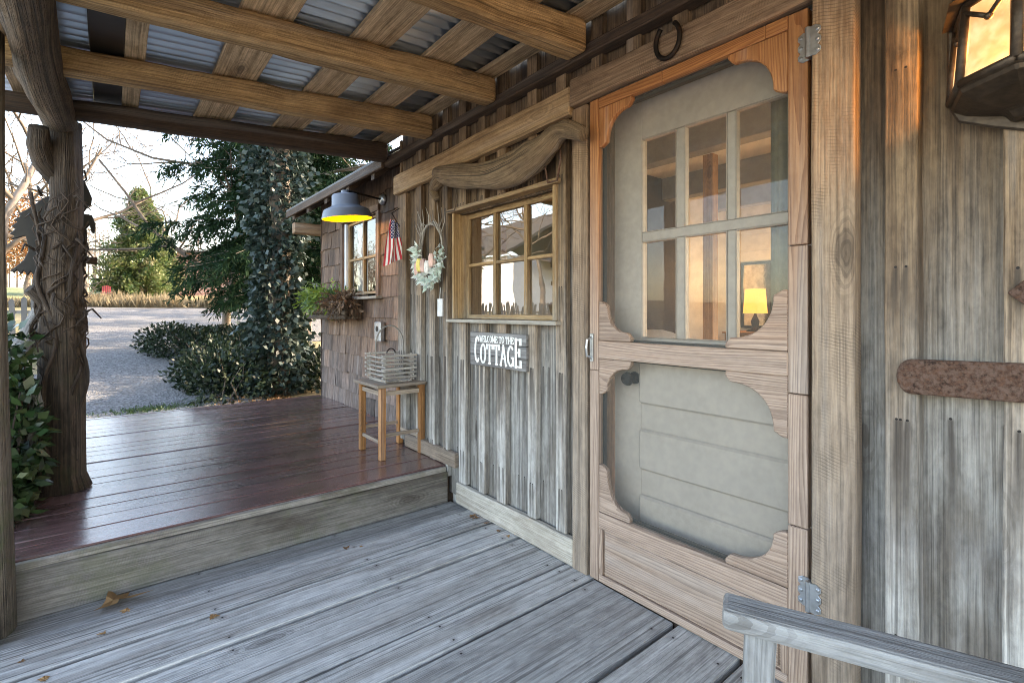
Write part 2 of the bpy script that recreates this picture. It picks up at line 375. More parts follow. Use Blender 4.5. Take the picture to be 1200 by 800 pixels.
# window glass (single sheet)
def glass(name, ior, tint=(1, 1, 1), wav=.02):
    M = Mat(name); t = M.n('BsdfTransparent', [(*tint, 1)]); 
    bp = M.n('Bump', {'Strength': wav, 'Distance': .02, 'Height': M.noise(M.pos(), 5, 2)}).outputs[0]
    g = M.n('BsdfGlossy', {'Color': (1, 1, 1, 1), 'Roughness': .0, 'Normal': bp}); f = M.n('Fresnel', {'IOR': ior})
    mx = M.n('MixShader', [f.outputs[0], t.outputs[0], g.outputs[0]]); M.t.links.new(mx.outputs[0], M.out.inputs[0]); return M.m
m_wglass = glass('wing_window_glass', 1.9, (.8, .8, .8)); m_glass = glass('old_window_glass', 3.0, (.75, .76, .76)); m_dglass = glass('door_glass', 1.5, (.95, .95, .93))
# lantern glass
M = Mat('lit_amber_glass'); k = M.noise(M.pos(), 26, 4, .6); zz = M.z()
cc = M.mix(M.rng(k, .35, .7), (1., .66, .34), (1., .86, .60)); m_amber = M.bsdf((.8, .6, .3), .3, emit=cc, estr=M.rng(k, .3, .7, .10, .20)); t_ = M.n('BsdfTransparent', [(1., .82, .55, 1)]); x_ = M.n('MixShader', [.5, M.b.outputs[0], t_.outputs[0]]); M.t.links.new(x_.outputs[0], M.out.inputs[0])
M = Mat('lit_lamp_shade'); m_lshade = M.bsdf((.6, .35, .1), .7, emit=(1., .45, .09), estr=.25)
# flag
M = Mat('flag_cloth'); s_ = M.n('SeparateXYZ', [M.n('UVMap', uv_map='UVMap').outputs[0]]).outputs
st_ = M.math('GREATER_THAN', M.math('FRACT', M.math('MULTIPLY', s_[1], 6.5)), .5)
red = M.mix(st_, (.60, .05, .07), (.88, .86, .86))
can = M.math('MULTIPLY', M.math('LESS_THAN', s_[0], .42), M.math('GREATER_THAN', s_[1], .22))
def cell(k, n, o=0.): return M.math('SUBTRACT', M.math('FRACT', M.math('ADD', M.math('MULTIPLY', k, n), o)), .5)
d2 = None
for o in (0., .5):
    dx, dy = cell(s_[0], 12.5, o), cell(s_[1], 9.3, o)
    q = M.math('LESS_THAN', M.math('ADD', M.math('MULTIPLY', dx, dx), M.math('MULTIPLY', dy, dy)), .045)
    d2 = q if d2 is None else M.math('MAXIMUM', d2, q)
m_flag = M.bsdf(M.mix(can, red, M.mix(d2, (.022, .028, .13), (.78, .78, .8))), .85)

# gravel / soil / brick
M = Mat('grey_gravel'); p = M.pos()
v1 = M.n('TexVoronoi', {'Vector': p, 'Scale': 46.}); v2 = M.n('TexVoronoi', {'Vector': p, 'Scale': 19.}); n_ = M.noise(p, .7, 5, .6); n2_ = M.noise(p, 5, 4, .6)
g_ = M.n('SeparateColor', [v1.outputs[1]]).outputs[0]
c_ = M.mix(g_, (.065, .065, .065), (.26, .257, .255)); c_ = M.mix(M.rng(n_, .4, .7, 0, .45), c_, (.16, .145, .125)); c_ = M.mix(M.rng(n2_, .58, .72, 0, .5), c_, (.12, .10, .08))
c_ = M.mix(M.rng(v2.outputs[0], 0., .12, .5, 0), c_, (.30, .29, .28))
m_gravel = M.bsdf(c_, .9, M.math('ADD', v1.outputs[0], M.math('MULTIPLY', v2.outputs[0], .6)), .9, .03)
M = Mat('bounce_gravel'); p = M.pos(); v1 = M.n('TexVoronoi', {'Vector': p, 'Scale': 40.}); m_bounce = M.bsdf(M.mix(M.n('SeparateColor', [v1.outputs[1]]).outputs[0], (.32, .30, .27), (.55, .52, .48)), .9, v1.outputs[0], .8, .02)  # pale colour for the added light-bouncing yard sheet
M = Mat('winter_ground'); p = M.pos(); n_ = M.noise(p, .35, 5, .6); n2_ = M.noise(p, 9, 5, .7)
c_ = M.mix(M.rng(n_, .4, .6), (.17, .16, .06), (.26, .19, .10)); c_ = M.mix(M.rng(n2_, .45, .7, 0, .7), c_, (.13, .09, .05))
m_ground = M.bsdf(c_, .95, n2_, .8, .05)
M = Mat('lawn_turf'); p = M.pos(); n_ = M.noise(p, .5, 5, .6); n2_ = M.noise(p, 14, 5, .7)
c_ = M.mix(M.rng(n_, .35, .65), (.09, .12, .035), (.24, .24, .09)); m_lawn = M.bsdf(c_, .95, n2_, .8, .05)
M = Mat('old_brick'); q = M.n('TexCoord').outputs['Object']; s_ = M.n('SeparateXYZ', [q]).outputs
bv = M.n('CombineXYZ', [M.math('ADD', s_[0], s_[1]), s_[2], 0.]).outputs[0]
bk = M.n('TexBrick', {'Vector': bv, 'Color1': (.30, .13, .09, 1), 'Color2': (.24, .11, .085, 1), 'Mortar': (.36, .32, .29, 1), 'Scale': 1., 'Mortar Size': .012, 'Brick Width': .23, 'Row Height': .085})
m_brick = M.bsdf(M.mix(M.rng(M.noise(q, 2, 4), .4, .7, 0, .4), bk.outputs[0], (.36, .24, .19)), .9)
m_roofdark = plain('dark_roof', (.06, .055, .05), .8)
m_wroof = plain('weathered_roof_metal', (.07, .075, .08), .5, .3)
m_red = plain('red_paint', (.22, .02, .015), .5)

l_spruce = leafmat('spruce_needles', [(.006, .019, .009), (.013, .036, .015), (.026, .056, .022)], .75, .2, .1)
l_ivy = leafmat('ivy_leaf', [(.012, .032, .012), (.028, .065, .022), (.05, .09, .03), (.10, .12, .05)], .28, .15, .6)
l_trunkivy = leafmat('trunk_ivy_leaf', [(.010, .022, .016), (.026, .046, .034), (.075, .10, .09)], .45, .12, .35)
l_hedge = leafmat('ground_shrub_leaf', [(.005, .012, .006), (.012, .026, .011), (.026, .04, .018)], .5, .12, .3)
l_holly = leafmat('pyramid_tree_leaf', [(.03, .065, .022), (.07, .115, .035), (.15, .175, .06), (.20, .185, .10)], .45, .3)
l_beech = leafmat('rust_leaf', [(.22, .09, .03), (.40, .19, .07), (.30, .16, .08)], .7, .35)
l_dry = leafmat('dry_grass_blade', [(.15, .11, .06), (.28, .22, .13), (.24, .20, .13)], .8, .3)
l_box = leafmat('window_box_leaf', [(.10, .16, .02), (.22, .30, .05), (.05, .12, .06)], .45, .3)
l_boxdry = leafmat('dead_stem', [(.07, .04, .025), (.17, .11, .07)], .8, .2)
l_mint = leafmat('mint_felt_leaf', [(.58, .74, .66), (.74, .82, .77), (.82, .84, .82)], .8, .2)
l_dead = leafmat('brown_oak_leaf', [(.20, .10, .045), (.42, .24, .10)], .7, .2)
m_pink = plain('pink_felt', (.72, .48, .42), .9); m_yel = plain('yellow_felt', (.80, .66, .22), .9); m_wht = plain('white_felt', (.8, .78, .74), .9)

# ------------------------------------------------------------------ world, sun, camera
SUN = Vector((-.06, -.90, .44)).normalized()
w = bpy.data.worlds.new('World'); sc.world = w; w.use_nodes = True; nt = w.node_tree
bg = nt.nodes['Background']; sky = nt.nodes.new('ShaderNodeTexSky'); sky.sky_type = 'NISHITA'; sky.sun_disc = False
sky.sun_elevation = math.asin(SUN.z); sky.sun_rotation = math.atan2(SUN.x, SUN.y); sky.dust_density = 1.2; sky.air_density = 1.0; sky.ozone_density = 1.2
nt.links.new(sky.outputs[0], bg.inputs[0]); bg.inputs[1].default_value = .15
sl = bpy.data.lights.new('sun', 'SUN'); sl.energy = 2.1; sl.angle = R(.5); sl.color = (1., .92, .80)
so = bpy.data.objects.new('sun', sl); COL.objects.link(so); so.rotation_euler = SUN.to_track_quat('Z', 'Y').to_euler()
cam = bpy.data.cameras.new('camera'); co = bpy.data.objects.new('camera', cam); COL.objects.link(co); sc.camera = co
cam.sensor_width = 36; cam.lens = 36 * FP / 1200; cam.shift_y = -35 / 1200; cam.clip_start = .02; cam.clip_end = 2000
co.location = (0, 0, EYE); co.rotation_euler = (R(90), 0, -(R(90) + TH))
sc.view_settings.view_transform = 'Standard'; sc.view_settings.look = 'None'; sc.view_settings.gamma = 1; sc.view_settings.exposure = 3.15
sc.view_settings.use_curve_mapping = False
sc.view_settings.use_white_balance = True; sc.view_settings.white_balance_temperature = 8100; sc.view_settings.white_balance_tint = 15
sc.render.engine = 'CYCLES'; sc.cycles.use_denoising = True
try: sc.cycles.denoiser = 'OPENIMAGEDENOISE'
except Exception: pass
sc.cycles.max_bounces = 10; sc.cycles.transparent_max_bounces = 16; sc.cycles.diffuse_bounces = 6; sc.cycles.sample_clamp_indirect = 8; sc.cycles.caustics_reflective = False; sc.cycles.caustics_refractive = False
sc.cycles.use_adaptive_sampling = True; sc.cycles.pixel_filter_type = 'BLACKMAN_HARRIS'; sc.cycles.filter_width = .95

# ------------------------------------------------------------------ terrain
def ground_z(x, y):
    if x < 2.: b = -.2
    elif x < 5.6: b = -.2 + .26 * (x - 2.) / 3.6
    else: b = .06
    if x > 7: b += .07 * (min(x, 45) - 7)
    if x > 45: b += .02 * (x - 45)
    return b + (.05 * mnoise.noise(Vector((x * .3, y * .3, 0))) if x > 8 else 0)
def sheet(name, xs, ys, dz, mat, kind='structure', inside=None):
    nx, ny = len(xs), len(ys); V = [(x, y, ground_z(x, y) + dz) for x in xs for y in ys]
    Fc = [(i * ny + j, (i + 1) * ny + j, (i + 1) * ny + j + 1, i * ny + j + 1) for i in range(nx - 1) for j in range(ny - 1)
          if inside is None or inside((xs[i] + xs[i + 1]) / 2, (ys[j] + ys[j + 1]) / 2)]
    me = bpy.data.meshes.new(name); me.from_pydata(V, [], Fc); me.materials.append(mat); me.polygons.foreach_set('use_smooth', [True] * len(Fc))
    o = bpy.data.objects.new(name, me); COL.objects.link(o); tag(o, kind=kind); return o
def ax_(a, b, st): n = int(round((b - a) / st)); return [a + (b - a) * i / n for i in range(n + 1)]
xs = ax_(-300, -20, 20)[:-1] + ax_(-20, 60, 1.)[:-1] + ax_(60, 100, 5)[:-1] + ax_(100, 900, 50)
ys = ax_(-600, -40, 40)[:-1] + ax_(-40, 40, 1.)[:-1] + ax_(40, 600, 40)
sheet('ground', xs, ys, 0, m_ground)
def in_gravel(x, y):
    e = .35 * mnoise.noise(Vector((x * .6, y * .6, 3)))
    return 5.4 < x < 24.6 + e and y < .85 + e * .5 and (y > -1.5 or x > 12.3 + e) and y > -16
sheet('gravel_drive', ax_(5, 26, .25), ax_(-16, 1.5, .25), .012, m_gravel, inside=in_gravel)
sheet('bounce_yard', ax_(-14, 6.4, .6), ax_(1.1, 16, .6), .012, m_bounce)  # unseen pale ground added to bounce light up under the porch roof
sheet('lawn', ax_(26, 60, 2), ax_(-2, 40, 2), .02, m_lawn)

# ------------------------------------------------------------------ porch floors
pf = MB(); edges = [-1.3, -1.0, -.66, -.36, -.06, .26, .55, .8, 1.045, 1.45, 1.615, 1.95, 2.175, 2.41, 2.66]
for a, b in zip(edges[:-1], edges[1:]):
    g = U(.005, .011); dz = U(-.003, .003)
    if a > 2.3: dz = -.03
    pf.plank((a + g, .42 + U(-.02, .02), dz), (0, -2.06, 0), (b - a - 2 * g, 0, 0), (0, 0, -.04), seg=24, wob=.0035)
fl = pf.build('porch_floor', m_floor, bevel=.004); tag(fl, kind='structure')
jb = MB(); jb.box(-1.3, 2.64, -1.66, .36, -.16, -.062); tag(jb.build('porch_floor_joists', m_dark), kind='structure')
dk = thing('raised_deck', 'dark red-brown stained plank deck raised one step above the grey porch floor', 'deck', (4.2, -.7, .05)); dk['kind'] = 'structure'
db = MB(); x = 2.665
while x < 5.75:
    wdt = min(U(.13, .2), 5.79 - x); g = U(.0015, .004)
    db.plank((x + g, .42 + U(-.03, .03), .201 + U(-.0025, .0025)), (0, -2.3, 0), (wdt - 2 * g, 0, 0), (0, 0, -.036), seg=16, wob=.002); x += wdt
db.build('deck_boards', m_deck, dk, bevel=.003)
rb = MB(); rb.plank((2.668, .40, -.027), (0, -2.02, 0), (0, 0, .189), (-.035, 0, 0), seg=20, wob=.004); rb.build('riser', m_riser, dk, bevel=.005)
ub = MB(); ub.box(2.68, 5.76, -1.8, .38, -.1, .15); ub.build('underframe', m_dark, dk)
nl = MB(); nl.plank((2.640, .41, .163), (0, -2.02, 0), (.024, 0, 0), (0, 0, .03), seg=16, wob=.002); nl.build('riser_cap', m_riser, dk, bevel=.003)
settle(dk)

# ------------------------------------------------------------------ cottage
YB, YT, YF = -1.656, -1.620, -1.61         # board face, batten face, trim face
cot = thing('cottage', 'weathered board-and-batten cottage wall with screen door and small paned window', 'cottage', (1.2, -3.1, 0))
sd = MB()
def vboard(x0, x1, z0, z1, y=YB, t=.024, wob=.003): 
    sd.plank((x0 + .001, y, z0), (0, 0, z1 - z0), (x1 - x0 - .002, 0, 0), (0, -t, 0), seg=max(2, int((z1 - z0) * 10)), wob=wob, rnd=U(.0, .42))  # low tint range: shade of the recessed boards put into their colour
ZT = 2.62; wl, wr, wb, wt = 2.557, 1.687, 1.106, 1.735; dl, dr, dt = 1.475, .575, 2.06
bx = [3.325, 3.16, 2.98, 2.77, 2.557, 2.38, 2.19, 1.97, 1.83, 1.687, 1.475]
for a, b in zip(bx[1:], bx[:-1]):
    if a >= wr - .001 and b <= wl + .001:
        vboard(a, b, .02, wb - .002); vboard(a, b, wt + .002, ZT)
    else: vboard(a, b, .02, ZT)
for a, b in ((1.26, 1.475), (1.05, 1.26), (.86, 1.05), (.70, .86), (.575, .70)): vboard(a, b, dt + .06, ZT)
rbx = [.575, .385, .155, -.06, -.28, -.5, -.74, -.95, -1.15]
for b, a in zip(rbx[:-1], rbx[1:]): vboard(a, b, .0, ZT)
# battens (part of the siding)
def batten(x0, x1, z0, z1, yt=None):
    yt = YT if yt is None else yt; sd.plank((x0, yt, z0), (0, 0, z1 - z0), (x1 - x0, 0, 0), (0, YB + .0005 - yt, 0), seg=max(2, int((z1 - z0) * 9)), wob=.005, rnd=U(.68, 1.))  # high tint range: battens painted lighter, as if catching the light
for x0, x1 in ((2.44, 2.515), (2.25, 2.31), (2.06, 2.14), (1.82, 1.885)):
    batten(x0, x1, .13, wb - .02); batten(x0, x1, wt + .04, 2.02); batten(x0, x1, 2.16, ZT)
for x0, x1 in ((1.615, 1.68), (2.64, 2.70), (2.80, 2.87), (2.98, 3.05)):
    batten(x0, x1, .13, 2.0); batten(x0, x1, 2.16, ZT)
batten(3.20, 3.325, .24, 1.99)
for x0, x1 in ((1.40, 1.46), (1.2, 1.27), (1.0, 1.06), (.8, .86), (.62, .68)): batten(x0, x1, 2.18, ZT)
for x0, x1 in ((.335, .405), (.10, .178), (-.1, -.02), (-.32, -.25), (-.55, -.47), (-.8, -.72)): batten(x0, x1, .0, ZT, -1.602)
sd.box(3.326, 3.35, -1.95, YB + .01, .1, 2.4, 'z')
sd.build('siding', m_siding, cot, bevel=.003)
bb = MB(); bb.plank((2.53, YF, .004), (-.965, 0, 0), (0, 0, .122), (0, -.034, 0), seg=14, wob=.003); bb.build('baseboard', m_sill, cot, bevel=.004)
bb = MB(); bb.plank((3.2, YF, .205), (-.655, 0, 0), (0, 0, .09), (0, -.034, 0), seg=8, wob=.003); bb.build('baseboard', m_trim, cot, bevel=.004)
# lintel boards and ledger
def wallstrip(name, pts, mat, y0, y1, bev=.005):
    m = MB(); m.prism(pts, (0, y0, 0), (1, 0, 0), (0, 0, 1), (0, y1 - y0, 0)); return m.build(name, mat, cot, bevel=bev)
m = MB(); m.plank((3.34, -1.59, 1.995), (-1.775, 0, .035), (0, 0, .13), (0, -.045, 0), seg=26, wob=.008); m.build('lintel_board', m_lintel, cot, bevel=.006)
m = MB(); m.plank((1.563, -1.588, 2.064), (-1.12, 0, .0), (0, 0, .115), (0, -.045, 0), seg=20, wob=.008); m.build('lintel_board', m_trim, cot, bevel=.006)
m = MB(); m.plank((3.5, -1.575, 2.235), (-4.5, 0, .015), (0, 0, .05), (0, -.07, 0), seg=30, wob=.008); m.build('ledger', m_dark, cot, bevel=.006)
# door casings
m = MB(); m.plank((1.566, YF, .0), (0, 0, 2.055), (-.09, 0, 0), (0, -.045, 0), seg=22, wob=.003); m.build('door_casing', m_trim, cot, bevel=.004)
m = MB(); m.plank((.578, -1.588, .0), (0, 0, 2.5), (-.108, 0, 0), (0, -.06, 0), seg=22, wob=.004); m.build('door_casing', m_trim, cot, bevel=.004)
m = MB(); m.box(1.463, 1.476, -1.80, -1.655, .0, 2.06, 'z'); m.box(.578, .59, -1.80, -1.655, 0, 2.06, 'z'); m.box(.59, 1.463, -1.80, -1.655, 2.047, 2.06); m.box(.56, 1.476, -1.80, -1.63, -.03, .004); m.build('door_jamb', m_dark, cot)
# ---- screen door
sdo = bpy.data.objects.new('screen_door', None); COL.objects.link(sdo); sdo.parent = cot
DL, DR, DT_ = 1.462, .596, 2.056; IL, IR = 1.413, .652; Y0, Y1 = -1.612, -1.642
def dpart(name, mb, mat=m_cedar, bev=.0025, y=0): return mb.build(name, mat, sdo, bevel=bev)
m = MB(); m.box(IL, DL, Y1, Y0, .9, DT_, 'z'); m.box(IL, DL, Y1, Y0, .006, .8985, 'z'); dpart('stile', m)
m = MB()
for z0, z1 in ((.006, .5), (.502, .9), (.902, 1.35), (1.352, DT_)): m.box(DR, IR, Y1, Y0, z0, z1 - .001, 'z')
dpart('stile', m)
m = MB(); m.box(1.1, IL - .001, Y1, Y0, 2.013, DT_, 'x'); m.box(.72, 1.099, Y1, Y0, 2.013, DT_, 'x'); m.box(IR + .001, .719, Y1, Y0, 2.013, DT_, 'x'); dpart('rail', m)
m = MB(); m.box(IR + .001, IL - .001, Y1, Y0 + .001, .952, 1.026, 'x'); dpart('rail', m)
m = MB(); m.box(IR + .001, IL - .001, Y1, Y0, .232, .300, 'x'); dpart('rail', m)
m = MB(); m.box(IR + .001, IL - .001, Y1, Y0, .006, .036, 'x'); m.box(IL - .022, IL - .001, Y1, Y0, .037, .231, 'z'); m.box(IR + .001, IR + .022, Y1, Y0, .037, .231, 'z')
m.box(IR + .0225, IL - .0225, Y1 + .004, Y0 - .012, .0365, .2315, 'x')
m.box(IR + .03, IL - .03, Y0 - .0115, Y0 - .005, .046, .222, 'x'); dpart('kick_panel', m)
def bracket(x, z, sx, sz, w_=.178, h_=.165, g='x'):
    pts = [(0, 0), (w_, 0), (w_ + .002, .014), (w_ - .006, .024)]
    for k in range(13):
        a = k / 12 * math.pi / 2
        pts.append((w_ - .016 - (w_ - .060) * math.sin(a) ** .9, h_ - .016 - (h_ - .052) * math.cos(a) ** .9))
    pts += [(.024, h_ - .004), (.012, h_ + .001), (0, h_)]
    m = MB(); m.prism([(x + sx * a, z + sz * b) for a, b in pts], (0, Y1 + .003, 0), (1, 0, 0), (0, 0, 1), (0, Y0 - Y1 - .006, 0), grain=g); dpart('bracket', m, bev=.003)
e = .001
bracket(IL - e, 2.012, -1, -1, .17, .165, 'y'); bracket(IR + e, 2.012, 1, -1, .19, .185, 'y')
bracket(IL - e, 1.027, -1, 1, .165, .165); bracket(IR + e, 1.027, 1, 1, .2, .19)
bracket(IL - e, .951, -1, -1, .165, .15); bracket(IR + e, .951, 1, -1, .2, .19)
bracket(IL - e, .301, -1, 1, .16, .2); bracket(IR + e, .301, 1, 1, .2, .17)
m = MB(); 
for z0, z1 in ((.28, .97), (1.01, 2.03)):
    i0 = len(m.v); m.v += [Vector((IR - .01, -1.630, z0)), Vector((IL + .01, -1.630, z0)), Vector((IL + .01, -1.630, z1)), Vector((IR - .01, -1.630, z1))]; m.face((i0, i0 + 1, i0 + 2, i0 + 3), [(0, 0), (1, 0), (1, 1), (0, 1)], .5)
dpart('insect_screen', m, m_screen, 0)
# inner screen track, dark
m = MB()
for z0, z1 in ((.3, .952), (1.026, 2.013)):
    m.box(IL - .008, IL, -1.660, Y1 - .001, z0, z1, 'z'); m.box(IR, IR + .006, -1.660, Y1 - .001, z0, z1, 'z'); m.box(IR + .006, IL - .008, -1.660, Y1 - .001, z1 - .008, z1); m.box(IR + .006, IL - .008, -1.660, Y1 - .001, z0, z0 + .008)
dpart('screen_track', m, m_black, 0)
m = MB(); m.box(1.4375, 1.456, Y0, Y0 + .006, .935, 1.055, 'z')
m.tube([(1.447, Y0 + .004, 1.04), (1.447, Y0 + .032, 1.03), (1.447, Y0 + .036, .995), (1.447, Y0 + .032, .96), (1.447, Y0 + .004, .95)], .0055, 8); dpart('handle', m, m_zinc, .001)
for hz in (1.936, .318):
    m = MB()
    hx = .587
    for sx in (-1, 1):
        pts = []
        for (qx, qz) in ((.004, -.042), (.022, -.044), (.035, -.036), (.036, -.024), (.028, -.015), (.036, -.006), (.036, .006), (.028, .015), (.036, .024), (.035, .036), (.022, .044), (.004, .042)): pts.append((hx + sx * qx, hz + qz))
        m.prism(pts, (0, Y0 + (.001 if sx > 0 else .026), 0), (1, 0, 0), (0, 0, 1), (0, .003, 0))
        for qz in (-.03, 0, .03): m.lathe([(.0055, 0), (.0055, .002), (.003, .0035), (0.0005, .0035)], (hx + sx * .027, Y0 + (.004 if sx > 0 else .029), hz + qz), (0, 1, 0), 10)
    m.box(hx - .007, hx + .005, Y0 + .001, Y0 + .028, hz - .042, hz + .042, 'z')
    m.tube([(hx, Y0 + .026, hz - .044), (hx, Y0 + .026, hz + .044)], .0075, 12); dpart('hinge', m, m_zinc, .001)
# ---- inner door
ido = bpy.data.objects.new('inner_door', None); COL.objects.link(ido); ido.parent = cot
YD, YDb = -1.74, -1.78
cols = [(1.122, 1.286), (.914, 1.086), (.702, .882)]; rows = [(1.040, 1.444), (1.481, 1.874)]
m = MB(); m.box(1.286, 1.43, YDb, YD, .02, 2.035, 'z'); m.box(.585, .702, YDb, YD, .02, 2.035, 'z')
m.box(.7025, 1.2855, YDb, YD, 1.8745, 2.034, 'x'); m.box(.7025, 1.2855, YDb, YD, .021, 1.0395, 'x')
m.build('door_leaf', m_inner, ido, bevel=.002)
m = MB(); m.box(.7025, 1.2855, YDb + .006, YD - .004, 1.4445, 1.4805, 'x')
for x0, x1 in ((1.0865, 1.1215), (.8825, .9135)):
    for z0, z1 in rows: m.box(x0, x1, YDb + .004, YD - .006, z0 + .001, z1 - .001, 'z')
for x0, x1 in cols:
    for z0, z1 in rows:
        m.box(x0, x0 + .004, YD - .03, YD - .002, z0, z1, 'z'); m.box(x1 - .004, x1, YD - .03, YD - .002, z0, z1, 'z'); m.box(x0 + .004, x1 - .004, YD - .03, YD - .002, z0, z0 + .004); m.box(x0 + .004, x1 - .004, YD - .03, YD - .002, z1 - .004, z1)
m.build('muntin', m_inner, ido, bevel=.002)
m = MB()
for z0, z1 in ((.765, .97), (.49, .66), (.2, .385)):
    i0 = len(m.v); a, b, d = .012, .03, .0105
    m.prism([(.66, z0), (1.29, z0), (1.29, z1), (.66, z1)], (0, YD + .0005, 0), (1, 0, 0), (0, 0, 1), (0, .018, 0))
m.build('door_panel', m_inner, ido, bevel=.013, seg=1)
m = MB()
for x0, x1 in cols:
    for z0, z1 in rows:
        i0 = len(m.v); m.v += [Vector((x0, YD - .02, z0)), Vector((x1, YD - .02, z0)), Vector((x1, YD - .02, z1)), Vector((x0, YD - .02, z1))]; m.face((i0 + 3, i0 + 2, i0 + 1, i0), [(0, 0), (1, 0), (1, 1), (0, 1)], .5)
m.build('glass', m_dglass, ido)
m = MB(); m.lathe([(.026, 0), (.026, .006), (.010, .008), (.010, .03), (.024, .04), (.029, .052), (.024, .064), (.001, .068)], (1.318, YD + .0005, .868), (0, 1, 0), 20); m.build('knob', m_darkiron, ido, smooth=True)
# ---- window
win = bpy.data.objects.new('window', None); COL.objects.link(win); win.parent = cot
m = MB(); m.box(wl - .002, wl + .02, -1.735, YF, wb, wt + .01, 'z'); m.box(wr - .02, wr + .008, -1.735, YF, wb, wt + .01, 'z')
m.plank((wl + .05, -1.595, wt + .011), (-(wl - wr) - .09, 0, 0), (0, 0, .022), (0, -.14, 0), seg=8, wob=.002); m.build('frame', m_winwood, win, bevel=.003)
m = MB(); m.plank((wl + .05, -1.585, wb - .020), (-(wl - wr) - .09, 0, 0), (0, 0, .019), (0, -.15, 0), seg=8, wob=.002); m.build('sill', m_sill, win, bevel=.003)
m = MB(); YS0, YS1 = -1.728, -1.70
m.box(wl - .033, wl - .003, YS0, YS1, wb + .001, wt + .009, 'z'); m.box(wr + .009, wr + .035, YS0, YS1, wb + .001, wt + .009, 'z'); m.box(wr + .036, wl - .034, YS0, YS1, wb + .001, wb + .026); m.box(wr + .036, wl - .034, YS0, YS1, wt - .024, wt + .009)
m.build('sash', m_winwood, win, bevel=.003)
m = MB()
for xc in (2.262, 1.99): m.box(xc - .012, xc + .012, YS0 + .001, YS1 + .004, wb + .027, wt - .025, 'z')
zc = 1.43
for a, b in ((wr + .036, 1.9775), (2.0025, 2.2495), (2.2745, wl - .034)): m.box(a, b, YS0 + .004, YS1 + .001, zc - .009, zc + .009)
m.build('muntin', m_winwood, win, bevel=.003)
m = MB()
for (x0, x1) in ((wr + .03, 1.99), (1.99, 2.262), (2.262, wl - .03)):
    for z0, z1 in ((wb + .02, zc), (zc, wt - .02)):
        a = U(-.0012, .0012); i0 = len(m.v); m.v += [Vector((x0, -1.716 + a, z0)), Vector((x1, -1.716 - a, z0)), Vector((x1, -1.716 - a, z1)), Vector((x0, -1.716 + a, z1))]; m.face((i0 + 3, i0 + 2, i0 + 1, i0), [(0, 0), (1, 0), (1, 1), (0, 1)], .5)
m.build('pane', m_glass, win)
# ---- body of the house behind: inner lining, back wall, roof
m = MB()
def lining(x0, x1, z0, z1): m.box(x0, x1, -1.72, -1.684, z0, z1)
lining(-1.2, .57, -.1, 3.); lining(.57, 1.478, 2.062, 3.); lining(1.478, wr - .022, -.1, 3.); lining(wr - .022, wl + .022, -.1, wb - .022); lining(wr - .022, wl + .022, wt + .035, 3.); lining(wl + .022, 3.32, -.1, 3.)
m.build('inner_lining', m_inwall, cot)
m = MB(); m.box(-1.2, 3.32, -6.2, -1.71, .0, .05); m.build('floor', m_inpost, cot)
m = MB()
yb = -6.1
m.box(1.2, 3.2, yb - .08, yb, .05, 2.7); m.box(-1.2, -.9, yb - .08, yb, .05, 2.7); m.box(-.9, 1.2, yb - .08, yb, .05, .7); m.box(-.9, 1.2, yb - .08, yb, 2.2, 2.7)
for zz in [ .3 + .2 * k for k in range(12)]: m.box(1.2, 3.2, yb, yb + .006, zz, zz + .19)
m.build('back_wall', m_inwall, cot, bevel=.003)
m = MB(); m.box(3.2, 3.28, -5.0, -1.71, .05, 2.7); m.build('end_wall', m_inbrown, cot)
m = MB(); m.box(3.2, 3.28, -6.18, -5.001, .05, 2.7); m.build('end_wall', m_inwall, cot)
m = MB(); m.box(-1.28, -1.2, -6.18, -5.6, -.1, 2.7); m.box(-1.28, -1.2, -2.4, -1.73, -.1, 2.7); m.box(-1.28, -1.2, -5.6, -2.4, -.1, .7); m.box(-1.28, -1.2, -5.6, -2.4, 2.3, 2.7); m.build('end_wall', m_siding, cot)  # unseen opening added here to let sky light into the room
m = MB(); m.box(-1.2, 3.2, -6.1, -1.71, 2.6, 2.64)
m.build('ceiling', m_inwall, cot)
m = MB()
for y in (-2.4, -3.5, -4.75, -5.7): m.box(-1.19, 3.19, y - .07, y + .07, 2.36, 2.598)
m.build('ceiling_beam', m_beam, cot, bevel=.006)
m = MB(); m.box(1.98, 2.06, -3.64, -3.56, .06, 2.355, 'z'); m.build('inner_post', m_inpost, cot)
m = MB(); m.prism([(-1.5, 2.66), (-3.9, 4.0), (-6.5, 2.66), (-6.5, 2.79), (-3.9, 4.13), (-1.5, 2.79)], (-1.4, 0, 0), (0, 1, 0), (0, 0, 1), (4.8, 0, 0)); m.build('roof', m_roofdark, cot)
m = MB()
for xg in (-1.28, 3.28):
    m = MB(); m.prism([(-1.7, 2.701), (-6.18, 2.701), (-3.9, 3.95)], (xg, 0, 0), (0, 1, 0), (0, 0, 1), (.06, 0, 0)); m.build('gable', m_siding, cot)
settle(cot)

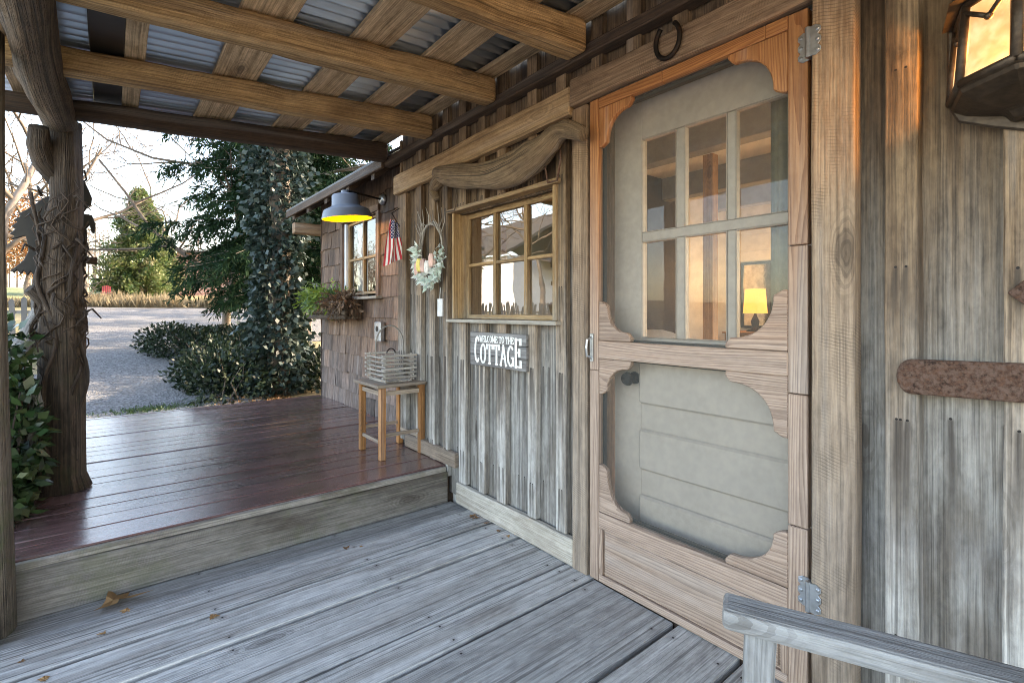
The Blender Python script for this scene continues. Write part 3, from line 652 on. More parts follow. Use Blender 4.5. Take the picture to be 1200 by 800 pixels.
# ---- things inside the room
def solo(name, mb, mat, label, cat, group=None, **k): return tag(mb.build(name, mat, **k), label, cat, group)
m = MB()
def drape(x0, x1, y, z0, z1, amp, waves, taper=0.):
    i0 = len(m.v); n = waves * 8; 
    for k in range(n + 1):
        t = k / n; x = x0 + (x1 - x0) * t; yy = y + amp * math.sin(t * waves * 6.283)
        for q in range(7):
            s_ = q / 6; m.v.append(Vector((x + taper * (s_ ** 2) * (1 - t), yy * 1., z1 + (z0 - z1) * s_)))
    for k in range(n):
        for q in range(6): a = i0 + k * 7 + q; m.face((a, a + 1, a + 8, a + 7), [(0, 0), (0, .1), (.1, .1), (.1, 0)], .5)
drape(.60, .80, -1.835, 1.0, 1.93, .014, 4, .0); cu = m.build('curtain', m_curtain, smooth=True); tag(cu, 'olive brown curtain hanging inside the door glass', 'curtain')
m = MB(); drape(2.36, 2.56, -1.82, 1.05, 1.80, .004, 2); drape(1.70, 2.36, -1.86, 1.05, 1.80, .004, 2); cu = m.build('window_blind', m_blind, smooth=True); tag(cu, 'beige cloth blind behind the small six-pane window', 'blind')
bed = thing('bed', 'bed with white covers seen through lower panes of the door', 'bed', (2.5, -3.2, .05))
m = MB(); m.box(1.9, 3.15, -4.2, -2.55, .42, .78, 'y'); m.build('mattress', m_cloth, bed, bevel=.06, seg=4)
m = MB(); m.blob((2.3, -3.25, .88), .34, .24, .13, sides=20, rings=12, lump=.12); m.build('pillow', m_cloth, bed, smooth=True)
m = MB(); m.box(1.9, 3.15, -4.2, -2.55, .2, .41, 'y'); 
for x in (1.92, 3.05):
    for y in (-4.18, -2.65): m.box(x, x + .08, y, y + .08, .05, .2, 'z')
m.build('bed_frame', m_inbrown, bed); settle(bed)
nst = thing('bedside_cabinet', 'small cabinet under the glowing lamp inside the room', 'cabinet', (2.6, -5.6, .05))
m = MB(); m.box(2.36, 2.86, -5.82, -5.40, .06, .9, 'z'); m.build('carcass', m_inpost, nst, bevel=.006)
m = MB(); m.box(2.34, 2.88, -5.83, -5.38, .901, .925); m.build('cabinet_top', m_inpost, nst, bevel=.004); settle(nst)
tl = thing('table_lamp', 'lit amber table lamp glowing inside behind the door glass', 'lamp', (2.61, -5.6, .926))
m = MB(); m.lathe([(.001, .926), (.09, .926), (.09, .94), (.03, .96), (.045, 1.04), (.02, 1.10), (.012, 1.13)], (2.61, -5.6, 0)); m.build('base', m_darkiron, tl, smooth=True)
m = MB(); m.lathe([(.125, 1.13), (.105, 1.40)], (2.61, -5.6, 0)); m.build('lamp_shade', m_lshade, tl, smooth=True); settle(tl)
ll = bpy.data.lights.new('lamp_bulb', 'POINT'); ll.energy = 1.6; ll.color = (1., .62, .28); ll.shadow_soft_size = .06; lo = bpy.data.objects.new('lamp_bulb', ll); COL.objects.link(lo); lo.location = (2.61, -5.5, 1.55)
pic = thing('wall_mirror', 'black framed mirror behind the amber lamp in the room', 'mirror', (2.75, -6.08, 1.3))
m = MB(); 
for a in ((2.50, 2.53, .95, 1.75), (2.97, 3.0, .95, 1.75)): m.box(a[0], a[1], -6.086, -6.05, a[2], a[3], 'z')
m.box(2.53, 2.97, -6.086, -6.05, .95, .98); m.box(2.53, 2.97, -6.086, -6.05, 1.72, 1.75); m.build('frame', m_black, pic, bevel=.003)
m = MB(); m.box(2.53, 2.97, -6.086, -6.07, .98, 1.72); m.build('mirror_glass', plain('mirror_silver', (.8, .7, .55), .08, 1.), pic); settle(pic)

# ------------------------------------------------------------------ porch roof, posts
po = thing('porch', 'open porch roof of hewn rafters and plank purlins under corrugated metal', 'porch', (1.5, -.6, 0))
def roof_z(y): return 2.112 + .08 * (.14 - y)            # underside of the rafters
for xr, k in ((3.42, 1), (2.79, 0), (2.13, 0), (1.50, 0), (.86, 0), (.22, 0), (-.45, 0)):
    m = MB(); y0, y1 = -1.575, .46
    wdt, hgt = (.11, .135) if not k else (.10, .13)
    m.plank((xr - wdt / 2, y1, roof_z(y1)), (U(-.01, .01), y0 - y1, roof_z(y0) - roof_z(y1)), (wdt, 0, 0), (0, 0, hgt), seg=44, wob=.022)
    for q, vtx in enumerate(m.v):
        t = (vtx.y - y0) / (y1 - y0); zt0 = roof_z(vtx.y) + hgt; m.v[q] = Vector((xr + (vtx.x - xr) * (1 - .26 * t), vtx.y, zt0 - (zt0 - vtx.z) * (1 - .27 * t)))
    o = m.build('rafter', m_dark if k else m_hewn, po, bevel=.022, seg=3)
    if k: o['label'] = 'darkened end rafter at the far edge of the roof'
for k, (y0, y1) in enumerate(((-.12, -.046), (-.045, .07), (-.57, -.385), (-.985, -.81), (-1.325, -1.155), (-1.6, -1.49), (.24, .38))):
    m = MB(); z = roof_z((y0 + y1) / 2) + .142; sl_ = -.08
    m.plank((3.72, y1, z + sl_ * (y1 - y0) / 2), (-5.0, 0, 0), (0, y0 - y1, .08 * (y1 - y0)), (0, 0, .026), seg=30, wob=.005)
    o = m.build('purlin', m_black if k == 1 else m_purlin, po, bevel=.003)
    if k == 1: o['label'] = 'black board beside the outer purlin'
m = MB(); m.box(-1.28, 3.7, -.105, .06, roof_z(0) + .128, roof_z(0) + .1405); 
o = None
# sheet: sinusoidal ribs run down the slope
n = int(5.05 / .065 * 10); V = []; Fc = []
for i in range(n + 1):
    x = -1.3 + 5.05 * i / n; h = .012 * math.sin(6.283 * x / .065)
    for y in (-1.63, -1.0, -.4, .1, .56): V.append((x, y, roof_z(y) + .181 + h))
for i in range(n):
    for j in range(4): Fc.append((i * 5 + j, (i + 1) * 5 + j, (i + 1) * 5 + j + 1, i * 5 + j + 1))
me = bpy.data.meshes.new('roof_sheet'); me.from_pydata(V, [], Fc); me.materials.append(m_roof); me.polygons.foreach_set('use_smooth', [True] * len(Fc))
o = bpy.data.objects.new('roof_sheet', me); COL.objects.link(o); o.parent = po; sm_ = o.modifiers.new('thick', 'SOLIDIFY'); sm_.thickness = .0015
# eave log and posts
m = MB(); pts = [(-1.2 + 4.9 * k / 24, .245 + .012 * math.sin(k * .7) - .03 * k / 24, 2.155 + .008 * math.sin(k * .9 + 1)) for k in range(25)]
m.tube(pts, [.078 + .006 * math.sin(k * 1.3) for k in range(25)], 22, lump=.22); m.build('eave_log', m_bark, po, smooth=True)
m = MB(); m.tube([(2.545, .345, .0), (2.545, .347, .3), (2.55, .355, .8), (2.55, .36, 1.4), (2.55, .366, 2.15)], [.078, .070, .068, .066, .064], 14, lump=.12)
o = m.build('post', m_post, po, smooth=True); o['label'] = 'grey mossy straight post at the porch step'
m = MB(); bpx, bpy_ = 3.58, .195
m.tube([(bpx, bpy_ - .01, .195), (bpx, bpy_, .28), (bpx, bpy_, .6), (bpx + .01, bpy_ + .01, 1.), (bpx - .01, bpy_ + .015, 1.4), (bpx, bpy_ - .01, 1.75), (bpx, bpy_ + .0, 2.17)], [.115, .10, .095, .095, .082, .068, .07], 26, lump=.25, flute=.04)
# broken knots on the log
m.tube([(bpx, bpy_ + .02, 1.84), (bpx - .02, bpy_ + .075, 1.93), (bpx - .05, bpy_ + .095, 2.01), (bpx - .10, bpy_ + .09, 2.09)], [.04, .05, .05, .04], 12, lump=.35)
m.tube([(bpx, bpy_ + .05, 1.2), (bpx - .04, bpy_ + .13, 1.27)], [.06, .03], 10, lump=.2)
o = m.build('post', m_bark, po, smooth=True); o['label'] = 'crooked log post wrapped in old vines'
settle(po)
# climbing vine on the log post
m = MB()
for k in range(7):
    ph, tw, r0 = U(0, 6.28), U(-3., 3.), U(.088, .108); z0 = U(.35, .8); z1 = U(1.25, 1.78); pts = []
    for i in range(22):
        t = i / 21; z = z0 + (z1 - z0) * t; a = ph + tw * t + .4 * math.sin(t * 9 + ph); r = r0 + .018 * math.sin(t * 14 + k)
        pts.append((bpx + r * math.cos(a), bpy_ + .01 + r * math.sin(a), z))
    m.tube(pts, [U(.005, .013)] * 22, 7, lump=.25)
for k in range(60):
    ph, tw, r0 = U(0, 6.28), U(-1.2, 1.2), U(.084, .102); z0 = U(.85, 1.5); z1 = z0 + U(.15, .5); pts = []
    for i in range(12):
        t = i / 11; z = z0 + (z1 - z0) * t; a = ph + tw * t + .5 * math.sin(t * 11 + ph); r = r0 + .014 * math.sin(t * 17 + k)
        pts.append((bpx + r * math.cos(a), bpy_ + .01 + r * math.sin(a), z))
    m.tube(pts, [U(.0025, .006)] * 12, 5, lump=.25)
for k in range(16):
    a = U(.5, 4.4); z = U(.95, 1.8); q = U(.02, .07)
    m.tube([(bpx + .11 * math.cos(a), bpy_ + .11 * math.sin(a), z), (bpx + (.11 + q * .6) * math.cos(a), bpy_ + (.11 + q * .6) * math.sin(a), z + U(-.06, .05)), (bpx + (.11 + q) * math.cos(a + .3), bpy_ + (.11 + q) * math.sin(a + .3), z + U(-.12, .06))], [.008, .006, .003], 5)
solo('climbing_vine', m, m_vine, 'bare brown vine stems twisting round the crooked log post', 'vine', smooth=True)

# carved bird behind the log post (flat silhouette of thick board)
bd = thing('wooden_bird', 'dark cut-out wooden bird with spread feathers hung on the crooked post', 'bird ornament', (3.68, .34, 1.25))
def bp(u, v, X=3.72):
    t = (u - 600) / FP; Y = (t * X * CT + X * ST) / (t * ST - CT); f = X * CT - Y * ST
    return Y, EYE - (v - 365) * f / FP
wing = [(62, 228), (50, 232), (40, 240), (30, 246), (22, 250), (24, 253), (16, 257), (20, 260), (13, 265), (18, 268), (11, 274), (17, 276), (12, 281), (30, 276), (32, 286), (33, 294), (28, 304), (20, 311), (12, 317), (16, 320), (20, 316), (24, 322), (28, 317), (32, 323), (36, 318), (40, 324), (44, 319), (50, 325), (56, 320), (66, 325), (74, 300), (76, 260)]
m = MB(); m.prism([bp(*q) for q in wing], (3.72, 0, 0), (0, 1, 0), (0, 0, 1), (.022, 0, 0)); m.build('body', m_birdwood, bd, bevel=.003)
head = [(92, 205), (99, 212), (104, 222), (108, 232), (107, 240), (100, 243), (98, 250), (108, 252), (112, 262), (111, 274), (107, 272), (105, 264), (101, 268), (102, 282), (105, 292), (98, 296), (90, 260)]
m = MB(); m.prism([bp(*q) for q in head], (3.72, 0, 0), (0, 1, 0), (0, 0, 1), (.022, 0, 0)); m.build('head', m_birdwood, bd, bevel=.003)
m = MB(); m.box(3.70, 3.7195, .06, .3, 1.42, 1.46, 'y'); m.build('crosspiece', m_dark, bd)
settle(bd)

# ------------------------------------------------------------------ cottage wing with shingles
wg = thing('shingled_wing', 'low wing clad in brown cedar shingles with a small curtained window', 'cottage wing', (4.6, -3.1, 0))
YW = -1.88; X1, X2 = 3.351, 5.76
m = MB(); wx0, wx1, wz0, wz1 = 4.235, 5.06, 1.31, 2.02
z = .17; row = 0
while z < 2.34:
    ht = .185; x = X1 + U(-.1, 0)
    while x < X2:
        wd = U(.11, .30); a, b = max(x, X1), min(x + wd, X2)
        if b - a > .02 and not (b > wx0 - .05 and a < wx1 + .05 and z + ht > wz0 - .03 and z < wz1 + .02):
            d = U(-.012, .008); t = U(.014, .022); k = U(0, .008)
            m.plank((a + .0015, YW + t, z + d), (0, -t + .002, ht + .05 - d), (b - a - .003, 0, 0), (0, -.006, 0), seg=3, wob=.002)
        elif b - a > .02:                                            # shingles cut round the window
            for (p0, p1, q0, q1) in ((a, min(b, wx0 - .05), z, z + ht), (max(a, wx1 + .05), b, z, z + ht), (a, b, z, min(z + ht, wz0 - .03)), (a, b, max(z, wz1 + .02), z + ht)):
                if p1 - p0 > .015 and q1 - q0 > .03: m.plank((p0 + .0015, YW + .016, q0), (0, -.013, q1 - q0), (p1 - p0 - .003, 0, 0), (0, -.006, 0), seg=2, wob=.002)
        x += wd
    z += ht; row += 1
for k in range(12):                                                  # shingles on the end corner
    m.plank((X2 - .002, YW + .02, .17 + .185 * k), (.016, 0, .19), (0, -.35, 0), (.006, 0, 0))
m.build('shingles', m_shingle, wg, bevel=.0015)
m = MB(); m.box(X1, wx0 - .05, YW - .08, YW - .002, .05, 2.4); m.box(wx1 + .05, X2 - .003, YW - .08, YW - .002, .05, 2.4); m.box(wx0 - .05, wx1 + .05, YW - .08, YW - .002, .05, wz0 - .03); m.box(wx0 - .05, wx1 + .05, YW - .08, YW - .002, wz1 + .02, 2.4)
m.box(X2 - .08, X2 - .003, -4.5, YW - .09, .05, 2.4); m.box(X1, X2 - .003, -4.56, -4.5, .05, 2.4); m.build('wall', m_dark, wg)
ww = bpy.data.objects.new('window', None); COL.objects.link(ww); ww.parent = wg
m = MB(); m.box(wx1 - .0, wx1 + .06, YW - .07, YW + .035, wz0 - .02, wz1 + .03, 'z'); m.box(wx0 - .06, wx0, YW - .07, YW + .035, wz0 - .02, wz1 + .03, 'z'); m.box(wx0 - .06, wx1 + .06, YW - .07, YW + .04, wz1 + .031, wz1 + .09); m.build('frame', m_shingle, ww, bevel=.003)
m = MB(); m.box(wx1 - .05, wx1 - .001, YW - .05, YW + .012, wz0 + .001, wz1 + .029, 'z'); m.build('stop_strip', m_white, ww, bevel=.002)
m = MB()
a, b = wx0 + .001, wx1 - .051
for xc in (a + .015, (a * .5 + b * .5), b - .015): m.box(xc - .015, xc + .015, YW - .045, YW - .01, wz0 + .001, wz1 + .029, 'z')
for zc_ in (wz0 + .02, (wz0 + wz1) / 2, wz1 + .01):
    for p0, p1 in ((a + .031, (a + b) / 2 - .016), ((a + b) / 2 + .016, b - .031)): m.box(p0, p1, YW - .043, YW - .013, zc_ - .012, zc_ + .012)
m.build('sash', m_winwood, ww, bevel=.002)
m = MB(); i0 = 0; m.v += [Vector((a, YW - .03, wz0)), Vector((b, YW - .03, wz0)), Vector((b, YW - .03, wz1 + .02)), Vector((a, YW - .03, wz1 + .02))]; m.face((3, 2, 1, 0), [(0, 0), (1, 0), (1, 1), (0, 1)], .5); m.build('pane', m_wglass, ww)
m = MB(); m.box(wx0 - .1, wx1 + .06, YW - .05, YW + .075, wz0 - .045, wz0 - .021); m.build('sill', m_sill, ww, bevel=.003)
# roof of the wing
m = MB(); ye, ze = -1.56, 2.285
m.prism([(ye, ze), (-3.2, 3.4), (-4.85, ze), (-4.85, ze + .02), (-3.2, 3.42), (ye, ze + .02)], (3.42, 0, 0), (0, 1, 0), (0, 0, 1), (2.62, 0, 0)); m.build('roof', m_wroof, wg)
m = MB(); sl_ = (3.4 - ze) / (-3.2 - ye)
for x in (3.62, 4.15, 4.7, 5.25, 5.76):
    m.plank((x, ye - .01, ze - .13 + sl_ * -.01), (0, -.5, sl_ * -.5), (.07, 0, 0), (0, 0, .125), seg=4, wob=.004)
m.box(3.45, 6.0, ye - .015, ye + .012, ze - .075, ze - .002)
m.build('eave_timber', m_dark, wg, bevel=.004)
m = MB(); m.plank((5.79, -2.2, 2.02), (0, .62, 0), (.09, 0, 0), (0, 0, .12), seg=6, wob=.006); m.build('lookout_beam', m_trim, wg, bevel=.006)
settle(wg)
m = MB(); drape(4.72, 5.0, YW - .1, 1.3, 2.0, .012, 4); cu = m.build('net_curtain', m_net, smooth=True); tag(cu, 'white curtain behind the shingled wing window', 'curtain')
m = MB(); drape(4.2, 5.1, YW - .25, 1.2, 2.1, .003, 2); cu = m.build('dark_backing', m_dark, smooth=True); tag(cu, 'dark sheet added inside the shingled wing window to stand for the unlit room', 'blind')  # dark sheet added so the room behind the glass reads unlit

ob = thing('outlet_box', 'small grey electrical outlet box on the shingles behind the basket', 'outlet', (4.12, YW + .03, .97))
m = MB(); m.box(4.06, 4.18, YW + .024, YW + .07, .89, 1.06, 'z'); m.build('box', m_galv, ob, bevel=.006)
m = MB(); m.lathe([(.024, .003), (.024, 0), (.018, 0.001), (.001, .001)], (4.12, YW + .0705, 1.0), (0, 1, 0), 16); m.build('socket', m_black, ob); settle(ob)
# window box with plants
wbx = thing('window_box', 'rustic bark window box under the shingled wing window', 'window box', (5.0, -1.78, 1.1))
m = MB(); 
for k in range(4): m.tube([(4.55, -1.70 + .0 * k, 1.10 + .045 * k), (5.66, -1.69, 1.10 + .045 * k + U(-.01, .01))], .023, 9, lump=.25)
m.box(4.55, 5.66, -1.85, -1.72, 1.08, 1.1); m.build('front', m_bark, wbx, smooth=True)
m = MB(); m.box(4.56, 5.65, -1.85, -1.725, 1.101, 1.25); m.build('soil', m_dark, wbx); settle(wbx)
def tuft(name, n, x0, x1, y, z, L, mat, label, cat, droop=.7, W=.022):
    P = np.stack([RNG.uniform(x0, x1, n), y + RNG.normal(0, .035, n), z + RNG.uniform(-.02, .03, n)], 1); VV = []
    D = RNG.normal(size=(n, 3)) * [.8, .7, .5] + [0, .35, .55]; D = unit(D); Q = P.copy(); ln = RNG.uniform(.4, 1., n)[:, None] * L
    rr = RNG.random(n); RR = []
    for s_ in range(5):
        D = unit(D + np.array([0, .05, -droop * .28])); Q = Q + D * ln / 5; VV.append(leaves(Q, D + RNG.normal(0, .55, (n, 3)), .05 + .03 * rr, W, .2)); RR.append(rr)
        VV.append(leaves(Q, D, ln[:, 0] / 4.5, .005)); RR.append(rr)
    o = quads(name, np.concatenate(VV), mat, np.concatenate(RR)); return tag(o, label, cat)
tuft('trailing_plant', 210, 5.02, 5.68, -1.76, 1.27, .22, l_box, 'bright yellow-green trailing plant spilling from the window box', 'plant')
tuft('dead_plant', 200, 4.55, 5.05, -1.76, 1.24, .16, l_boxdry, 'brown withered plant in the window box', 'plant', 1.2)

# ------------------------------------------------------------------ barn lamp
XL, YL = 4.1, -1.54; ZLb = 1.925
bl = thing('barn_lamp', 'grey barn lamp with yellow inside on a gooseneck arm', 'lamp', (XL, YL, ZLb))
ax = Vector((.0, .10, 1)).normalized(); O = Vector((XL, YL, ZLb))
prof = [(.207, 0), (.206, .006), (.203, .012), (.186, .066), (.180, .074), (.150, .088), (.124, .100), (.114, .112), (.107, .19), (.100, .200), (.03, .206), (.03, .235)]
m = MB(); m.lathe(prof, O, ax, 40); m.build('shade', m_shade_out, bl, smooth=False).data.polygons.foreach_set('use_smooth', [True] * (40 * 11))
m = MB(); m.lathe([(.202, .002), (.181, .058), (.156, .079), (.12, .096), (.10, .11), (.09, .18), (.002, .19)], O, ax, 40); m.build('shade_lining', m_shade_in, bl, smooth=True)
m = MB(); m.blob(O + ax * .09, .03, .03, .045, lump=0); m.build('bulb', plain('opal_bulb', (.8, .75, .6), .3), bl, smooth=True)
m = MB(); tp = O + ax * .225
m.tube([tp, tp + Vector((0, -.02, .012)), (XL, -1.70, 2.145), (XL, YW + .03, 2.13)], .009, 8); m.build('arm', m_darkiron, bl, smooth=True)
m = MB(); m.lathe([(.002, 0), (.035, 0), (.05, -.02), (.05, -.03)], (XL, YW + .05, 2.13), (0, 1, 0), 18); m.build('wall_plate', m_galv, bl, smooth=True)
settle(bl)
bl_ = bpy.data.lights.new('barn_fill', 'POINT'); bl_.energy = .7; bl_.color = (1, .8, .5); bl_.shadow_soft_size = .03; lo = bpy.data.objects.new('barn_fill', bl_); COL.objects.link(lo); lo.location = O + ax * .04  # light added inside the shade to brighten its yellow lining

# flag on a stick
fg = thing('small_flag', 'small striped flag with star canton hanging from a stick at the wall corner', 'flag', (3.27, -1.57, 1.4))
m = MB(); nu, nv = 24, 16; i0 = 0
def fp(u, v): y, z = bp(u, v, 3.27); return y, z
tl_, tr_, bl2, br2 = fp(458.5, 257), fp(464.5, 261), fp(449, 312), fp(474.5, 302)
for i in range(nu + 1):
    for j in range(nv + 1):
        s_, t = i / nu, j / nv
        y = (tl_[0] * (1 - t) + tr_[0] * t) * (1 - s_) + (bl2[0] * (1 - t) + br2[0] * t) * s_
        z = (tl_[1] * (1 - t) + tr_[1] * t) * (1 - s_) + (bl2[1] * (1 - t) + br2[1] * t) * s_
        m.v.append(Vector((3.27 + .018 * math.sin(t * 11 + s_ * 1.5) * (1.2 - s_ * .6), y + .006 * math.sin(t * 7 + s_ * 4), z)))
for i in range(nu):
    for j in range(nv):
        a = i * (nv + 1) + j; m.face((a, a + 1, a + nv + 2, a + nv + 1), [(i / nu, j / nv), (i / nu, (j + 1) / nv), ((i + 1) / nu, (j + 1) / nv), ((i + 1) / nu, j / nv)], .5)
m.build('cloth', m_flag, fg, smooth=True)
m = MB(); y, z = fp(459, 250); y2, z2 = fp(467, 266); m.tube([(3.27, y, z), (3.25, y2, z2)], .004, 7); m.tube([(3.27, y, z), (3.30, -1.62, z + .05)], .003, 6); m.build('stick', m_darkiron, fg); settle(fg)

# ------------------------------------------------------------------ on the wall
# driftwood over the window
dw = thing('driftwood_branch', 'curved grey-brown driftwood branch fixed on the lintel above the window', 'driftwood', (2.1, -1.55, 1.95))
m = MB(); path = [(514, 204, 8), (530, 206, 12), (555, 207, 13), (580, 206, 15), (602, 198, 17), (622, 186, 16), (638, 173, 13), (650, 160, 11), (660, 152, 9.5), (672, 153, 9), (684, 158, 7)]
P3, RD = [], []
for u, v, r_ in path:
    X, Z = WP(u, v, 1.535); P3.append(Vector((X, -1.535, Z))); RD.append(1.12 * r_ * (X * CT + 1.535 * ST) / FP)
def smoothpath(P, Rr, n=4):
    out, rr = [], []
    for i in range(len(P) - 1):
        p0, p1, p2, p3 = P[max(i - 1, 0)], P[i], P[i + 1], P[min(i + 2, len(P) - 1)]
        for k in range(n):
            t = k / n; out.append(.5 * ((2 * p1) + (p2 - p0) * t + (2 * p0 - 5 * p1 + 4 * p2 - p3) * t * t + (3 * p1 - p0 - 3 * p2 + p3) * t ** 3)); rr.append(Rr[i] * (1 - t) + Rr[i + 1] * t)
    return out + [P[-1]], rr + [Rr[-1]]
P3s, RDs = smoothpath(P3, RD); m.tube(P3s, RDs, 24, lump=.2, flute=.035); m.build('trunk', m_drift, dw, smooth=True)
m = MB(); q = [(520, 206, 8), (513, 214, 8), (508, 224, 6), (512, 233, 4)]
P4, R4 = [], []
for u, v, r_ in q:
    X, Z = WP(u, v, 1.53); P4.append(Vector((X, -1.53, Z))); R4.append(r_ * (X * CT + 1.53 * ST) / FP)
m.tube(*smoothpath(P4, R4), 12, lump=.2); m.build('prong', m_drift, dw, smooth=True); settle(dw)
m = MB(); q = [WP(633, 172, 1.57), WP(638, 195, 1.57), WP(641, 214, 1.57), WP(652, 211, 1.57), WP(656, 186, 1.57), WP(655, 165, 1.57)]
m.tube([(x, -1.575, z) for x, z in q], .005, 7); solo('bent_iron_hanger', m, m_iron, 'thin bent iron hanger hanging under the driftwood end beside the window', 'hanger', smooth=True)
m = MB(); q = [WP(529, 208, 1.57), WP(533, 230, 1.57), WP(530, 246, 1.57), WP(520, 248, 1.57)]
m.tube([(x, -1.585, z) for x, z in q], .004, 6); solo('hanging_twig', m, m_twigs, 'thin twig dangling from the left end of the driftwood', 'twig')
# horseshoe
m = MB(); pts = []
for k in range(21):
    a = R(-60 + 300 * k / 20) + math.pi; pts.append((1.045 + .062 * math.sin(a - math.pi + R(-90)) if False else 1.05 + .05 * math.cos(R(125) + R(290) * k / 20), -1.575, 2.135 + .064 * math.sin(R(125) + R(290) * k / 20)))
m.tube(pts, [.009] * 21, 8, squash=1.); solo('horseshoe', m, m_darkiron, 'dark iron horseshoe nailed over the screen door', 'horseshoe', smooth=True)
# sign
sg = thing('wall_sign', 'grey plank sign reading WELCOME TO THE COTTAGE below the window', 'sign', (2.11, -1.61, .94))
SX0, SX1, SZ0, SZ1 = 2.36, 1.868, .848, 1.036; m = MB(); hh = (SZ1 - SZ0) / 3
for k in range(3): m.plank((SX0 + U(-.003, .003), -1.6, SZ0 + k * hh + .0015), (SX1 - SX0, 0, 0), (0, 0, hh - .003), (0, -.018, 0), seg=6, wob=.001)
m.build('board', m_signwood, sg, bevel=.002)
for q in (SX1 + .03, SX0 - .06): m = MB(); m.box(q, q + .03, -1.6205, -1.6185, SZ0, SZ1, 'z'); m.build('backing_strip', m_dark, sg)
def arc(cx, cy, rx, ry, a0, a1, n=14): return [(cx + rx * math.cos(R(a0 + (a1 - a0) * k / n)), cy + ry * math.sin(R(a0 + (a1 - a0) * k / n))) for k in range(n + 1)]
GL = {'C': [arc(.5, .5, .42, .48, 50, 310)], 'O': [arc(.5, .5, .42, .48, 0, 360, 22)], 'T': [[(.02, .97), (.98, .97)], [(.5, 0), (.5, .97)], [(.3, .02), (.7, .02)], [(.03, .97), (.03, .8)], [(.97, .97), (.97, .8)]],
      'A': [[(.08, 0), (.5, 1)], [(.5, 1), (.92, 0)], [(.24, .34), (.76, .34)], [(-.04, .02), (.22, .02)], [(.78, .02), (1.04, .02)]], 'G': [arc(.5, .5, .42, .48, 50, 315), [(.9, .42), (.9, .06)], [(.58, .42), (1., .42)]],
      'E': [[(.16, 0), (.16, 1)], [(.02, .98), (.9, .98)], [(.02, .02), (.94, .02)], [(.16, .52), (.72, .52)], [(.9, .98), (.9, .82)], [(.94, .02), (.94, .2)], [(.72, .62), (.72, .42)]],
      'W': [[(.0, 1), (.26, 0)], [(.26, 0), (.5, .9)], [(.5, .9), (.74, 0)], [(.74, 0), (1., 1)]], 'L': [[(.16, 0), (.16, 1)], [(.04, .02), (.9, .02)], [(.9, .02), (.9, .22)]],
      'M': [[(.06, 0), (.1, 1)], [(.1, 1), (.5, .2)], [(.5, .2), (.9, 1)], [(.9, 1), (.94, 0)]], 'H': [[(.14, 0), (.14, 1)], [(.86, 0), (.86, 1)], [(.14, .5), (.86, .5)]]}
THICK = {'C': 1, 'O': 1}
def stroke(m, a, b, w_, x0, z0, cw, ch, y):
    p, q = Vector((x0 - a[0] * cw, y, z0 + a[1] * ch)), Vector((x0 - b[0] * cw, y, z0 + b[1] * ch)); d = (q - p)
    if d.length < 1e-6: return
    d.normalize(); nn = Vector((d.z, 0, -d.x)) * w_ / 2; i0 = len(m.v)
    e = d * w_ * .35; m.v += [p - e + nn, q + e + nn, q + e - nn, p - e - nn]; m.face((i0, i0 + 1, i0 + 2, i0 + 3), [(0, 0), (1, 0), (1, 1), (0, 1)], .5)
def write(m, txt, xl, xr, z0, h, wv, wh, y, adv=None):
    adv = adv or [1.] * len(txt); tot = sum(adv); x = xl
    for ch, ad in zip(txt, adv):
        cw = (xl - xr) * ad / tot
        if ch != ' ':
            for pl in GL[ch]:
                for a, b in zip(pl[:-1], pl[1:]):
                    dx, dz = abs((b[0] - a[0]) * cw * .84), abs((b[1] - a[1]) * h); w_ = wh + (wv - wh) * dz / max(dx + dz, 1e-9)
                    yy = y + .00006 * (len(m.v) % 40); stroke(m, a, b, w_, x - cw * .08, z0, cw * .84, h, yy)
        x -= cw
m = MB(); Lx, Rx = SX0 - .045, SX1 + .035
write(m, 'C', Lx, Lx - .052, .868, .142, .018, .009, -1.5988)
write(m, 'OTTAG', Lx - .052, Rx + .056, .868, .104, .0165, .009, -1.5988)
write(m, 'E', Rx + .056, Rx, .868, .142, .018, .009, -1.5988)
write(m, 'WELCOME TO THE', Lx - .048, Rx + .062, .984, .033, .0068, .0045, -1.5988, [1.25, 1, .9, 1, 1, 1.2, 1, .5, 1, 1, .5, 1, 1, 1])
m.build('lettering', m_letters, sg); settle(sg)
# wreath
wr_ = thing('wreath', 'twig wreath with mint felt leaves and pastel tulips hanging on the boards', 'wreath', (2.86, -1.6, 1.54))
m = MB(); cx, cz, rx_, rz_ = 2.80, 1.53, .145, .185
for k in range(9):
    ph = U(0, 6.28); pts = []
    for i in range(30):
        a = ph + 6.0 * i / 29; q = 1 + .05 * math.sin(a * 3 + k) + U(-.012, .012); pts.append((cx + rx_ * q * math.cos(a), -1.595 + .01 * math.sin(5 * a + k), cz + rz_ * q * math.sin(a)))
    m.tube(pts, .0035, 5)
for k in range(16):
    a = U(.3, 2.8); p = Vector((cx + rx_ * math.cos(a), -1.6, cz + rz_ * math.sin(a))); d = Vector((U(-.08, .08), U(0, .03), U(.03, .2))); m.tube([p, p + d * .5 + Vector((U(-.03, .03), 0, 0)), p + d], [.003, .0025, .0012], 5)
m.build('twig_ring', m_twig, wr_)
n = 330; a = RNG.uniform(math.pi * .97, math.pi * 2.08, n); q = RNG.normal(1., .09, n)
P = np.stack([cx + rx_ * q * np.cos(a), -1.585 + RNG.uniform(-.01, .03, n), cz + rz_ * q * np.sin(a)], 1)
D = np.stack([np.cos(a) * .9, RNG.uniform(.1, .9, n), np.sin(a)], 1) + RNG.normal(0, .5, (n, 3))
quads('felt_leaf', leaves(P, D, RNG.uniform(.03, .058, n), .022, .2), l_mint, RNG.random(n), wr_)
